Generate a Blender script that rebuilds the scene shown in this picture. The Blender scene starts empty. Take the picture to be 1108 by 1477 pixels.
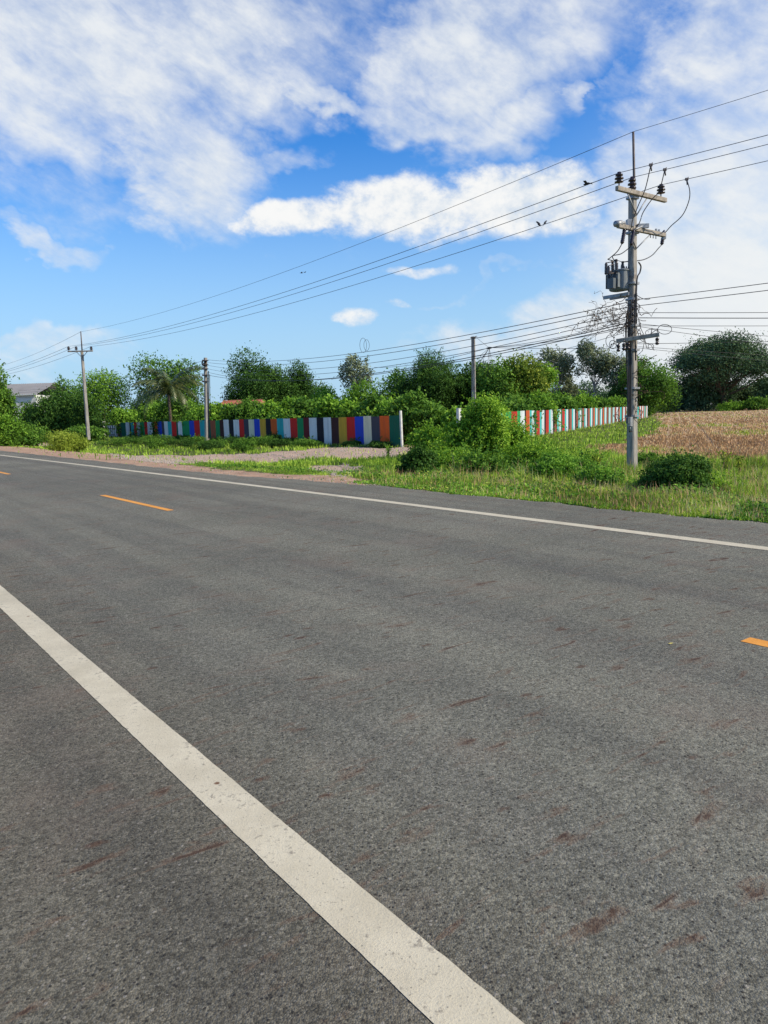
import bpy, math, random
import numpy as np
from mathutils import Vector, Matrix
random.seed(7); rng = np.random.default_rng(11)
sc = bpy.context.scene; C = sc.collection
R_ = math.radians
# ------------------------------------------------------------------ camera
F_PX, CX, CY, CH = 1080.0, 554.0, 738.5, 1.5
_r = math.atan(-0.031); _d = (738.5 - 596) * math.cos(_r); PITCH = math.atan(_d / F_PX)
FW = np.array([0, math.cos(PITCH), -math.sin(PITCH)]); UP0 = np.array([0, math.sin(PITCH), math.cos(PITCH)]); R0 = np.array([1., 0, 0])
RT = math.cos(-_r) * R0 - math.sin(-_r) * UP0; UP = math.sin(-_r) * R0 + math.cos(-_r) * UP0
CAM = np.array([0, 0, CH])
cam_d = bpy.data.cameras.new('camera'); cam = bpy.data.objects.new('camera', cam_d); C.objects.link(cam); sc.camera = cam
cam_d.sensor_fit = 'VERTICAL'; cam_d.sensor_height = 24; cam_d.lens = 24 * F_PX / 1477; cam_d.clip_end = 3000; cam_d.clip_start = .05
m3 = Matrix(((RT[0], UP[0], -FW[0]), (RT[1], UP[1], -FW[1]), (RT[2], UP[2], -FW[2])))
cam.matrix_world = Matrix.Translation((0, 0, CH)) @ m3.to_4x4()

def ray(px, py): return RT * (px - CX) + UP * (CY - py) + FW * F_PX
def P(px, py, Y):
    v = ray(px, py); return Vector(CAM + v * (Y / v[1]))
A0 = R_(-36.83); U = (math.sin(A0), math.cos(A0)); N = (U[1], -U[0])     # U along the road, N across it
def LS(x, y): return x * N[0] + y * N[1], x * U[0] + y * U[1]
def XY(L, s): return (L * N[0] + s * U[0], L * N[1] + s * U[1])
def sstep(a, b, v):
    t = np.clip((np.asarray(v, float) - a) / (b - a), 0, 1); return t * t * (3 - 2 * t)
def bumps(x, y):
    return .05 * np.sin(x * 1.3 + y * .7) * np.sin(y * .9 - x * .4) + .035 * np.sin(x * 2.9 + 1) * np.sin(y * 2.3)
def hz(x, y):
    L = np.asarray(x) * N[0] + np.asarray(y) * N[1]
    base = -.02 - .60 * sstep(9.0, 16.5, L)
    return base + bumps(x, y) * sstep(9.6, 12, L) * (1 - .6 * sstep(40, 80, L)) - .25 * sstep(-3.5, -8, L)
def G(px, py):
    z = 0.
    for _ in range(12):
        v = ray(px, py); t = (z - CH) / v[2]; p = CAM + v * t; z = float(hz(p[0], p[1]))
    return Vector((p[0], p[1], z))
def onground(x, y, dz=0): return Vector((x, y, float(hz(x, y)) + dz))

# ------------------------------------------------------------------ mesh helpers
def fastmesh(name, V, F, attrs=None, smooth=False):
    V = np.asarray(V, np.float32); F = np.asarray(F, np.int32); k = F.shape[1]
    me = bpy.data.meshes.new(name)
    me.vertices.add(len(V)); me.vertices.foreach_set('co', V.ravel())
    me.loops.add(F.size); me.loops.foreach_set('vertex_index', F.ravel())
    me.polygons.add(len(F)); me.polygons.foreach_set('loop_start', np.arange(0, F.size, k, dtype=np.int32))
    if smooth: me.polygons.foreach_set('use_smooth', np.ones(len(F), bool))
    for nm, a in (attrs or {}).items():
        at = me.attributes.new(nm, 'FLOAT', 'POINT'); at.data.foreach_set('value', np.asarray(a, np.float32))
    me.update(calc_edges=True); me.validate()
    return me
class MB:
    def __init__(s): s.v = []; s.f = []; s.smooth = []
    def add(s, vs, fs, sm=False):
        o = len(s.v); s.v += [tuple(v) for v in vs]; s.f += [tuple(i + o for i in f) for f in fs]; s.smooth += [sm] * len(fs); return s
    def box(s, c, size, rot=None):
        sx, sy, sz = [q / 2 for q in size]; M = rot if rot is not None else Matrix.Identity(3); c = Vector(c)
        vs = [c + M @ Vector((x * sx, y * sy, z * sz)) for z in (-1, 1) for y in (-1, 1) for x in (-1, 1)]
        return s.add(vs, [(0, 2, 3, 1), (4, 5, 7, 6), (0, 1, 5, 4), (2, 6, 7, 3), (0, 4, 6, 2), (1, 3, 7, 5)])
    def bar(s, a, b, w, h=None, up=(0, 0, 1), w2=None, chamfer=.18):
        a, b = Vector(a), Vector(b); d = (b - a).normalized(); up = Vector(up)
        if abs(d.dot(up)) > .97: up = Vector((U[0], U[1], 0))
        x = d.cross(up).normalized(); z = x.cross(d); h = h or w; k = (w2 / w) if w2 else 1; c = chamfer
        prof = [(-.5 + c, -.5), (.5 - c, -.5), (.5, -.5 + c), (.5, .5 - c), (.5 - c, .5), (-.5 + c, .5), (-.5, .5 - c), (-.5, -.5 + c)]
        vs = [a + x * p * w + z * q * h for p, q in prof] + [b + (x * p * w + z * q * h) * k for p, q in prof]
        n = 8
        return s.add(vs, [(i, (i + 1) % n, n + (i + 1) % n, n + i) for i in range(n)] + [tuple(range(n))[::-1], tuple(range(n, 2 * n))])
    def tube(s, pts, r, n=6, cap=True):
        pts = [Vector(p) for p in pts]; rs = r if isinstance(r, (list, tuple)) else [r] * len(pts); vs = []; fs = []
        ref = Vector((0, 0, 1))
        for i, p in enumerate(pts):
            d = (pts[min(i + 1, len(pts) - 1)] - pts[max(i - 1, 0)])
            d = d.normalized() if d.length > 1e-9 else Vector((0, 0, 1))
            if abs(d.dot(ref)) > .95: ref = Vector((1, 0, 0)) if abs(d.x) < .9 else Vector((0, 1, 0))
            x = d.cross(ref).normalized(); y = d.cross(x)
            vs += [p + (x * math.cos(t) + y * math.sin(t)) * rs[i] for t in [2 * math.pi * k / n for k in range(n)]]
        for i in range(len(pts) - 1):
            for k in range(n): fs.append((i * n + k, i * n + (k + 1) % n, (i + 1) * n + (k + 1) % n, (i + 1) * n + k))
        if cap: fs += [tuple(range(n))[::-1], tuple(range((len(pts) - 1) * n, len(pts) * n))]
        return s.add(vs, fs, True)
    def lathe(s, a, b, prof, n=12):
        """prof: (t along a->b, radius)"""
        a, b = Vector(a), Vector(b); return s.tube([a.lerp(b, t) for t, _ in prof], [r for _, r in prof], n)
    def build(s, name, mat, parent=None, origin=None):
        o_ = Vector(origin) if origin is not None else Vector((0, 0, 0))
        me = bpy.data.meshes.new(name); me.from_pydata([tuple(Vector(v) - o_) for v in s.v], [], s.f)
        me.polygons.foreach_set('use_smooth', s.smooth); me.materials.append(mat); me.update()
        return link(name, me, parent, o_)
def link(name, me, parent=None, origin=None, mat=None):
    o = bpy.data.objects.new(name, me); C.objects.link(o)
    if mat: me.materials.append(mat)
    o.location = origin if origin is not None else (0, 0, 0)
    if parent is not None:
        o.parent = parent
        if origin is not None: o.location = Vector(origin) - parent.location
        else: o.location = -parent.location
    return o
def tag(o, label=None, cat=None, group=None, kind=None):
    if label: o['label'] = label
    if cat: o['category'] = cat
    if group: o['group'] = group
    if kind: o['kind'] = kind
    return o
def thing(name, loc, label, cat, group=None):
    o = bpy.data.objects.new(name, None); C.objects.link(o); o.location = loc; o.empty_display_size = .3
    return tag(o, label, cat, group)

# ------------------------------------------------------------------ materials
class NT:
    def __init__(s, tree): s.t = tree; tree.nodes.clear()
    def n(s, typ, **kw):
        nd = s.t.nodes.new(typ)
        for k, v in kw.items():
            if k.startswith('i_'):
                key = k[2:]; key = int(key) if key.isdigit() else key.replace('_', ' ')
                s.set(nd.inputs[key], v)
            else: setattr(nd, k, v)
        return nd
    def set(s, inp, v):
        if isinstance(v, bpy.types.NodeSocket): s.t.links.new(v, inp)
        elif isinstance(v, bpy.types.Node): s.t.links.new(v.outputs[0], inp)
        else:
            if isinstance(v, (tuple, list)) and len(v) == 3 and inp.type == 'RGBA': v = (*v, 1)
            inp.default_value = v
    def math(s, op, a, b=0., c=None, clamp=False):
        nd = s.t.nodes.new('ShaderNodeMath'); nd.operation = op; nd.use_clamp = clamp
        s.set(nd.inputs[0], a); s.set(nd.inputs[1], b)
        if c is not None: s.set(nd.inputs[2], c)
        return nd.outputs[0]
    def smooth(s, v, a, b, lo=0., hi=1.):
        nd = s.t.nodes.new('ShaderNodeMapRange'); nd.interpolation_type = 'SMOOTHSTEP'
        for i, q in enumerate((v, a, b, lo, hi)): s.set(nd.inputs[i], q)
        return nd.outputs[0]
    def mix(s, f, a, b, mode='MIX'):
        nd = s.t.nodes.new('ShaderNodeMix'); nd.data_type = 'RGBA'; nd.blend_type = mode
        s.set(nd.inputs[0], f); s.set(nd.inputs[6], a); s.set(nd.inputs[7], b); return nd.outputs[2]
    def noise(s, vec, scale, detail=4., rough=.55, dist=0.):
        nd = s.n('ShaderNodeTexNoise'); s.set(nd.inputs['Vector'], vec) if vec is not None else None
        nd.inputs['Scale'].default_value = scale; nd.inputs['Detail'].default_value = detail
        nd.inputs['Roughness'].default_value = rough; nd.inputs['Distortion'].default_value = dist; return nd.outputs[0]
    def pos(s): return s.n('ShaderNodeNewGeometry').outputs['Position']
    def mapping(s, v, scale=(1, 1, 1), rot=(0, 0, 0), loc=(0, 0, 0)):
        nd = s.n('ShaderNodeMapping'); s.set(nd.inputs[0], v); nd.inputs[1].default_value = loc; nd.inputs[2].default_value = rot; nd.inputs[3].default_value = scale; return nd.outputs[0]
    def attr(s, name): return s.n('ShaderNodeAttribute', attribute_name=name).outputs['Fac']
def mat(name):
    m = bpy.data.materials.new(name); m.use_nodes = True; return m, NT(m.node_tree)
def finish(t, col, rough=.7, spec=.3, bump=None, bstr=.3, bdist=.01, metal=0., trans=None):
    p = t.n('ShaderNodeBsdfPrincipled'); t.set(p.inputs['Base Color'], col); t.set(p.inputs['Roughness'], rough)
    t.set(p.inputs['Specular IOR Level'], spec); t.set(p.inputs['Metallic'], metal)
    if bump is not None:
        b = t.n('ShaderNodeBump'); t.set(b.inputs['Strength'], bstr); t.set(b.inputs['Distance'], bdist); t.set(b.inputs['Height'], bump); t.set(p.inputs['Normal'], b.outputs[0])
    out = p.outputs[0]
    if trans is not None:
        tr = t.n('ShaderNodeBsdfTranslucent'); t.set(tr.inputs[0], trans[0]); mx = t.n('ShaderNodeMixShader'); t.set(mx.inputs[0], trans[1]); t.set(mx.inputs[1], out); t.set(mx.inputs[2], tr.outputs[0]); out = mx.outputs[0]
    o = t.n('ShaderNodeOutputMaterial'); t.set(o.inputs[0], out)
def simple(name, col, rough=.6, spec=.3, var=.25, scale=3., metal=0., bump=.0):
    m, t = mat(name); ps = t.pos(); nz = t.noise(ps, scale, 5, .6); nz2 = t.noise(ps, scale * 9, 3, .6)
    f = t.math('ADD', t.math('MULTIPLY', nz, .7), t.math('MULTIPLY', nz2, .3))
    f = t.smooth(f, .3, .7)
    c = t.mix(f, tuple(q * (1 - var) for q in col), tuple(min(1, q * (1 + var)) for q in col))
    finish(t, c, rough, spec, nz2 if bump else None, bump, .01, metal); return m

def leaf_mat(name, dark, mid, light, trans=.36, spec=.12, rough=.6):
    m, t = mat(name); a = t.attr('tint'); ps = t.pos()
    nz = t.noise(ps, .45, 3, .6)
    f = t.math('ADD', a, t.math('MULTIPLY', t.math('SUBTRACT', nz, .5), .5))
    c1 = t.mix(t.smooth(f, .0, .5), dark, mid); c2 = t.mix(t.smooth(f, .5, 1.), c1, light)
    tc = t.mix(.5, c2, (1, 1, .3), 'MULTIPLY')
    finish(t, c2, rough, spec, trans=(tc, trans)); return m

M = {}
# asphalt
m, t = mat('asphalt'); ps = t.pos()
def grey(v, a=.0):
    c_ = t.n('ShaderNodeCombineXYZ'); [t.set(c_.inputs[i_], v) for i_ in range(3)]; return c_.outputs[0]
rd = t.mapping(ps, rot=(0, 0, A0))                       # x across the road, y along it
big = t.noise(ps, .28, 4, .6); med = t.noise(ps, 2.2, 5, .65); track = t.noise(t.mapping(rd, scale=(1.4, .05, 1)), 1.5, 4, .55)
LCn = t.n('ShaderNodeVectorMath', operation='DOT_PRODUCT'); t.set(LCn.inputs[0], ps); LCn.inputs[1].default_value = (N[0], N[1], 0); LC = LCn.outputs['Value']
base = t.mix(t.smooth(big, .35, .65), (.160, .155, .118), (.208, .200, .152))
base = t.mix(t.math('MULTIPLY', t.smooth(track, .42, .62), .6), base, (.124, .121, .098))
base = t.mix(t.math('MULTIPLY', t.smooth(med, .48, .72), .35), base, (.232, .213, .160))
# polished, slightly darker wheel paths
for lw_, ww in ((2.0, .38), (3.7, .38), (5.4, .36), (6.9, .36)):
    g_ = t.smooth(t.math('ABSOLUTE', t.math('SUBTRACT', t.math('ADD', LC, t.math('MULTIPLY', t.math('SUBTRACT', med, .5), .5)), lw_)), ww, .0)
    base = t.mix(t.math('MULTIPLY', g_, .20), base, (.095, .091, .082))
base = t.mix(t.smooth(LC, 2.2, .8), base, (.80, .76, .74), 'MULTIPLY')
vo = t.n('ShaderNodeTexVoronoi', feature='F1'); t.set(vo.inputs['Vector'], ps); vo.inputs['Scale'].default_value = 170
vo2 = t.n('ShaderNodeTexVoronoi', feature='F1'); t.set(vo2.inputs['Vector'], t.mapping(ps, loc=(3, 1, 0))); vo2.inputs['Scale'].default_value = 62
st1 = t.n('ShaderNodeSeparateColor'); t.set(st1.inputs[0], vo.outputs['Color']); st2 = t.n('ShaderNodeSeparateColor'); t.set(st2.inputs[0], vo2.outputs['Color'])
fine = t.noise(ps, 260, 3, .75); fine2 = t.noise(ps, 26, 5, .75)
base = t.mix(.8, base, grey(t.smooth(st1.outputs[0], 0., 1., .55, 1.45)), 'MULTIPLY')
base = t.mix(.6, base, grey(t.smooth(fine, .25, .75, .5, 1.5)), 'MULTIPLY')
base = t.mix(.95, base, grey(t.smooth(fine2, .3, .7, .84, 1.16)), 'MULTIPLY'); base = t.mix(.7, base, grey(t.smooth(st2.outputs[0], 0., 1., .72, 1.28)), 'MULTIPLY')
stone_m = t.math('MULTIPLY', t.smooth(st2.outputs[1], .90, .96), t.smooth(vo2.outputs['Distance'], .42, .25)); base = t.mix(t.math('MULTIPLY', stone_m, .65), base, (.34, .31, .255))
pit = t.math('MULTIPLY', t.smooth(st2.outputs[2], .88, .94), t.smooth(vo2.outputs['Distance'], .38, .2)); base = t.mix(t.math('MULTIPLY', pit, .9), base, (.035, .032, .028))
# small red-brown mud smears with gritty dark cores
sx = t.mapping(t.mapping(ps, rot=(0, 0, R_(-34))), scale=(2.6, 9.5, 1)); sn = t.noise(sx, 1.15, 3, .55, .5); sn2 = t.noise(ps, 34, 5, .8); sn3 = t.noise(ps, .45, 2, .5)
thr = t.math('ADD', sn, t.math('ADD', t.math('MULTIPLY', sn2, .20), t.math('MULTIPLY', sn3, .16)))
base = t.mix(t.math('MULTIPLY', t.smooth(thr, .755, .87), .45), base, (.165, .098, .062)); base = t.mix(t.math('MULTIPLY', t.smooth(thr, .845, .89), .7), base, (.06, .032, .022))
v3 = t.n('ShaderNodeTexVoronoi', feature='F1'); t.set(v3.inputs['Vector'], t.mapping(t.mapping(ps, rot=(0, 0, R_(-30))), scale=(1, 2.2, 1))); v3.inputs['Scale'].default_value = 2.6
s3 = t.n('ShaderNodeSeparateColor'); t.set(s3.inputs[0], v3.outputs['Color']); sp_ = t.math('MULTIPLY', t.smooth(t.math('ADD', v3.outputs['Distance'], t.math('MULTIPLY', t.math('SUBTRACT', sn2, .5), .26)), .15, .05), t.smooth(s3.outputs[0], .35, .4))
base = t.mix(t.math('MULTIPLY', sp_, .65), base, (.095, .048, .030))
dusty = t.smooth(t.noise(ps, .9, 4, .65), .50, .72); base = t.mix(t.math('MULTIPLY', dusty, .28), base, (.215, .160, .120))
h = t.math('ADD', t.math('MULTIPLY', vo.outputs['Distance'], -.8), t.math('ADD', t.math('MULTIPLY', vo2.outputs['Distance'], -.8), t.math('ADD', t.math('MULTIPLY', fine, .5), t.math('MULTIPLY', fine2, .6))))
finish(t, base, .9, .12, h, .5, .009); M['asphalt'] = m

def road_paint(name, c1, c2, wear):
    m, t = mat(name); ps = t.pos(); a = t.noise(ps, 4, 5, .65); b = t.noise(ps, 150, 3, .7); d = t.noise(ps, 26, 5, .75); e = t.noise(ps, 1.3, 3, .6)
    c = t.mix(t.smooth(a, .3, .7), c1, c2); c = t.mix(t.math('MULTIPLY', t.smooth(e, .45, .7), .35), c, tuple(q * .7 for q in c1))
    c = t.mix(t.math('MULTIPLY', t.smooth(b, .52, .72), .38), c, tuple(q * .45 for q in c1))
    c = t.mix(t.math('MULTIPLY', t.smooth(t.math('ADD', d, t.math('MULTIPLY', a, .45)), .80, .92), wear), c, (.15, .125, .10))
    vo = t.n('ShaderNodeTexVoronoi', feature='F1'); t.set(vo.inputs['Vector'], ps); vo.inputs['Scale'].default_value = 7
    dots = t.smooth(t.math('ADD', vo.outputs['Distance'], t.math('MULTIPLY', t.math('SUBTRACT', d, .5), .15)), .12, .04); c = t.mix(t.math('MULTIPLY', dots, t.smooth(t.noise(ps, 3, 2, .5), .60, .64)), c, (.16, .075, .035))
    v2 = t.n('ShaderNodeTexVoronoi', feature='F1'); t.set(v2.inputs['Vector'], ps); v2.inputs['Scale'].default_value = 90; s2 = t.n('ShaderNodeSeparateColor'); t.set(s2.inputs[0], v2.outputs['Color'])
    c = t.mix(t.math('MULTIPLY', t.math('MULTIPLY', t.smooth(s2.outputs[0], .88, .93), t.smooth(v2.outputs['Distance'], .35, .2)), .55), c, (.13, .12, .10))
    finish(t, c, .75, .25, t.math('ADD', b, d), .4, .006); return m
M['white_line'] = road_paint('white_road_paint', (.56, .495, .345), (.66, .59, .42), .6)
M['orange_line'] = road_paint('orange_road_paint', (.74, .30, .045), (.86, .39, .07), .6)

# ground sheet (attributes: dirt, gravel, field painted per vertex on the terrain)
m, t = mat('ground'); ps = t.pos()
n1 = t.noise(ps, .8, 5, .65); n2 = t.noise(ps, 7, 5, .7); n3 = t.noise(ps, .12, 3, .5)
gr = t.mix(t.smooth(n2, .3, .7), (.06, .075, .025), (.13, .135, .045))
gr = t.mix(t.smooth(n1, .5, .72), gr, (.15, .105, .062))
dirt = t.mix(t.smooth(n2, .3, .7), (.42, .25, .15), (.56, .38, .26)); dirt = t.mix(t.smooth(n1, .4, .7), dirt, (.33, .21, .14))
grv = t.mix(t.smooth(t.noise(ps, 25, 4, .8), .35, .65), (.34, .225, .15), (.66, .50, .37)); grv = t.mix(t.math('MULTIPLY', t.smooth(n1, .45, .7), .6), grv, (.38, .25, .165))
fld = t.mix(t.smooth(n2, .3, .7), (.40, .265, .15), (.58, .42, .26)); fld = t.mix(t.smooth(t.noise(t.mapping(ps, scale=(1, 1.6, 1)), .12, 5, .7), .52, .68), fld, (.38, .34, .12))
wob = t.math('MULTIPLY', t.math('SUBTRACT', t.math('ADD', t.math('MULTIPLY', n1, .6), t.math('MULTIPLY', n2, .5)), .55), 1.1)
def th(a): return t.smooth(t.math('ADD', t.attr(a), wob), .42, .58)
c = t.mix(th('field'), gr, fld); c = t.mix(th('gravel'), c, grv); c = t.mix(th('dirt'), c, dirt)
finish(t, c, .95, .1, t.math('ADD', n2, t.noise(ps, 30, 3, .7)), .6, .04); M['ground'] = m

M['concrete'] = None
m, t = mat('pole_concrete'); ps = t.pos()
a = t.noise(t.mapping(ps, scale=(6, 6, .7)), 2.5, 5, .65); b = t.noise(ps, 60, 3, .7); d = t.noise(ps, 4, 4, .7)
c = t.mix(t.smooth(a, .3, .7), (.22, .205, .185), (.42, .395, .355)); c = t.mix(t.math('MULTIPLY', t.smooth(b, .5, .7), .35), c, (.16, .14, .12)); c = t.mix(t.math('MULTIPLY', t.smooth(d, .55, .7), .6), c, (.13, .10, .085))
finish(t, c, .9, .15, b, .4, .01); M['concrete'] = m
M['arm'] = simple('weathered_arm', (.33, .29, .24), .85, .2, .35, 9, bump=.3)
M['galv'] = simple('galvanised_steel', (.32, .33, .34), .5, .5, .2, 8, .5)
M['rod'] = simple('rusty_rod', (.12, .10, .095), .6, .4, .3, 8, .3)
M['porcelain'] = simple('brown_porcelain', (.035, .022, .022), .25, .6, .3, 20)
M['tank'] = simple('grey_tank_paint', (.17, .19, .20), .5, .4, .18, 5, bump=.1)
M['tank2'] = simple('dark_grey_box_paint', (.10, .115, .125), .5, .4, .2, 6)
M['cable'] = simple('black_cable', (.035, .034, .034), .6, .3, .3, 10)
M['wire'] = simple('aluminium_wire', (.06, .06, .062), .5, .4, .2, 4, .3)
M['vine_dead'] = simple('dead_vine', (.055, .038, .028), .9, .1, .4, 12)
M['bark'] = simple('bark', (.13, .10, .075), .95, .1, .45, 4, bump=.5)
M['bark_pale'] = simple('pale_bark', (.30, .27, .24), .9, .1, .35, 3, bump=.4)
M['white_post'] = simple('white_painted_post', (.62, .62, .58), .75, .2, .2, 4)
M['rail'] = simple('dark_steel_rail', (.06, .055, .05), .6, .3, .3, 5)
M['roof_grey'] = simple('grey_roof_sheet', (.26, .25, .235), .7, .3, .12, .3)
M['wall_white'] = simple('pale_wall', (.60, .61, .58), .8, .2, .10, .5)
M['tile'] = simple('orange_roof_tile', (.36, .14, .08), .8, .2, .3, 1.5)
M['brick'] = simple('red_brick', (.36, .16, .10), .9, .1, .35, 3, bump=.3)
M['feather'] = simple('dark_feathers', (.03, .03, .035), .6, .3, .3, 30)
M['pebble'] = simple('pale_rubble', (.42, .36, .30), .9, .1, .35, 6, bump=.3)
M['litter'] = simple('yellow_petal', (.75, .60, .12), .6, .2, .1, 30)
def sheet_mat(name, col):
    m, t = mat(name); ps = t.pos()
    a = t.noise(t.mapping(ps, scale=(3, 3, .35)), 1.4, 5, .65); b = t.noise(ps, 14, 4, .7)
    c = t.mix(t.math('MULTIPLY', t.smooth(a, .4, .75), .55), col, tuple(q * .5 + .03 for q in col))
    c = t.mix(t.math('MULTIPLY', t.smooth(b, .5, .7), .45), c, tuple(q * .55 + .06 for q in col)); rb = t.n('ShaderNodeTexWave', wave_type='BANDS', bands_direction='X'); t.set(rb.inputs[0], ps); rb.inputs['Scale'].default_value = 3.1; c = t.mix(t.math('MULTIPLY', rb.outputs[0], .22), c, tuple(q * .5 for q in col))
    z = t.n('ShaderNodeSeparateXYZ'); t.set(z.inputs[0], ps)
    low = t.smooth(t.math('ADD', z.outputs[2], t.math('MULTIPLY', a, .5)), .0, -.5); c = t.mix(t.math('MULTIPLY', low, .5), c, (.13, .08, .055))
    finish(t, c, .85, .10); return m
SH = {k: sheet_mat(k + '_sheet', v) for k, v in dict(pale=(.60, .68, .70), white=(.88, .86, .80), cream=(.84, .78, .54), red=(.80, .04, .03), orange=(.82, .15, .03), brown=(.30, .10, .07),
      maroon=(.20, .03, .03), black=(.03, .027, .032), navy=(.08, .08, .10), blue=(.04, .09, .60), green=(.03, .33, .11), dark_green=(.015, .14, .08), teal=(.05, .48, .46),
      mustard=(.78, .44, .05), dark_brown=(.085, .035, .03), deep_red=(.46, .04, .03), deep_orange=(.52, .10, .035), rust=(.45, .13, .06)).items()}
LEAF = dict(
  dark=leaf_mat('dark_leaf', (0.017, 0.047, 0.011), (0.054, 0.131, 0.024), (0.158, 0.300, 0.050)),
  mid=leaf_mat('mid_leaf', (0.029, 0.071, 0.012), (0.097, 0.216, 0.030), (0.287, 0.496, 0.067)),
  bright=leaf_mat('bright_leaf', (0.042, 0.102, 0.014), (0.159, 0.324, 0.035), (0.410, 0.664, 0.080)),
  yellow=leaf_mat('yellow_leaf', (0.075, 0.124, 0.019), (0.263, 0.355, 0.041), (0.577, 0.683, 0.111)),
  mango=leaf_mat('mango_leaf', (0.034, 0.076, 0.014), (0.144, 0.234, 0.033), (0.458, 0.513, 0.079)),
  hazy=leaf_mat('hazy_leaf', (0.036, 0.073, 0.041), (0.082, 0.153, 0.072), (0.192, 0.286, 0.118), .15),  # haze of distance is mixed into these leaf colours
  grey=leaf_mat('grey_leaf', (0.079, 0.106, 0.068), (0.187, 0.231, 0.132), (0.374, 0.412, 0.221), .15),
  palm=leaf_mat('palm_leaf', (.030, .052, .016), (.085, .125, .036), (.22, .24, .085), .2, .5, .35),
  weed=leaf_mat('weed_leaf', (0.034, 0.103, 0.019), (0.132, 0.302, 0.036), (0.364, 0.617, 0.082)),
  vine=leaf_mat('creeper_leaf', (0.037, 0.099, 0.014), (0.174, 0.348, 0.032), (0.488, 0.712, 0.082)),
  grass=leaf_mat('grass_blade', (0.095, 0.166, 0.018), (0.297, 0.471, 0.045), (0.622, 0.789, 0.124), .3, .2),
  straw=leaf_mat('straw', (0.243, 0.141, 0.072), (0.580, 0.369, 0.197), (0.760, 0.701, 0.377), .15, .15),
  deadleaf=leaf_mat('dead_leaf', (0.051, 0.030, 0.017), (0.133, 0.075, 0.038), (0.250, 0.149, 0.076), .1),
)

# ------------------------------------------------------------------ world: Nishita sky + procedural clouds
SUN_AZ, SUN_EL = R_(108), R_(36)
w = bpy.data.worlds.new('World'); sc.world = w; w.use_nodes = True; t = NT(w.node_tree)
sky = t.n('ShaderNodeTexSky', sky_type='NISHITA', sun_disc=False, sun_elevation=SUN_EL, sun_rotation=SUN_AZ)
sky.air_density = 1.0; sky.dust_density = .6; sky.ozone_density = 1.6; sky.altitude = 50
D = t.n('ShaderNodeTexCoord').outputs['Generated']; sp = t.n('ShaderNodeSeparateXYZ'); t.set(sp.inputs[0], D)
dx, dy, dz = sp.outputs
AZ = t.math('MULTIPLY', t.math('ARCTAN2', dx, dy), 180 / math.pi); EL = t.math('MULTIPLY', t.math('ARCSINE', dz), 180 / math.pi)
# cloud textures, all functions of the sky direction
def dn(scale, rot, st, det=6, ro=.6, dist=0.): return t.noise(t.mapping(t.mapping(D, rot=(0, rot, 0)), scale=st), scale, det, ro, dist)
nA = dn(4.5, R_(18), (1, 1, 1.9), 6, .58, .15)
nQ = dn(10., R_(-12), (1, 1, 1.6), 6, .6, .2)
nR = dn(17., R_(-28), (1, 1, 2.4), 5, .62, .25)
nP = dn(34., 0, (1, 1, 1.3), 6, .65)
nW = dn(9., 0, (1, 1, 1.2), 4, .55)
def azel(px, py):
    v = ray(px, py); v = v / np.linalg.norm(v); return math.degrees(math.atan2(v[0], v[1])), math.degrees(math.asin(v[2]))
AZw = t.math('ADD', AZ, t.math('MULTIPLY', t.math('SUBTRACT', nQ, .5), 12.)); ELw = t.math('ADD', EL, t.math('MULTIPLY', t.math('SUBTRACT', nW, .5), 9.))
AZp = t.math('ADD', AZ, t.math('MULTIPLY', t.math('SUBTRACT', nQ, .5), 5.)); ELp = t.math('ADD', EL, t.math('MULTIPLY', t.math('SUBTRACT', nW, .5), 2.5))
def blob(px, py, wx, wy, rot, amp, AZw=AZw, ELw=ELw):
    """soft elliptical cloud bank round a compass direction; half sizes in degrees"""
    a0, e0 = azel(px, py); c_, s_ = math.cos(R_(rot)), math.sin(R_(rot)); k = math.cos(R_(e0))
    da = t.math('MULTIPLY', t.math('SUBTRACT', AZw, a0), k); de = t.math('SUBTRACT', ELw, e0)
    u = t.math('DIVIDE', t.math('ADD', t.math('MULTIPLY', da, c_), t.math('MULTIPLY', de, s_)), wx)
    v = t.math('DIVIDE', t.math('SUBTRACT', t.math('MULTIPLY', de, c_), t.math('MULTIPLY', da, s_)), wy)
    r2 = t.math('ADD', t.math('MULTIPLY', u, u), t.math('MULTIPLY', v, v))
    return t.math('MULTIPLY', t.smooth(r2, 1.7, .0, 0., 1.), amp)
BLOBS_THIN = [(70, 60, 13, 8, -8, 1.0), (290, 50, 11, 5.5, -10, 1.0), (250, 225, 7.5, 5.5, -50, 1.05), (30, 130, 8, 5, 0, .95), (40, 262, 7, 3.2, -15, .62), (430, 25, 8, 4, 0, .8), (450, 135, 5.2, 1.4, -25, 1.0),
              (660, 70, 9, 5, 12, .95), (800, 40, 8, 4.5, 15, .85), (610, 172, 8, 2.2, 0, .8), (730, 185, 6, 2.0, 12, .78), (810, 160, 2, 1.2, 40, .9), (1070, 60, 8, 6.5, 45, .9), (1000, 70, 2.6, .9, 22, .95), (1020, 200, 9, 5, 14, .9), (900, 120, 4, 1.2, 35, .6),
              (1090, 330, 11, 7, -10, 1.08), (1000, 450, 12, 5, 5, 1.1), (1120, 470, 16, 8, 0, 1.3), (860, 480, 14, 3.4, 5, .9), (60, 345, 4, 1.0, -10, .85), (60, 500, 8, 1.2, 0, .75), (20, 520, 8, 1.6, 0, .6), (395, 245, 3, 1.2, 10, .6), (700, 395, 6, .5, 6, .5)]
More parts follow.
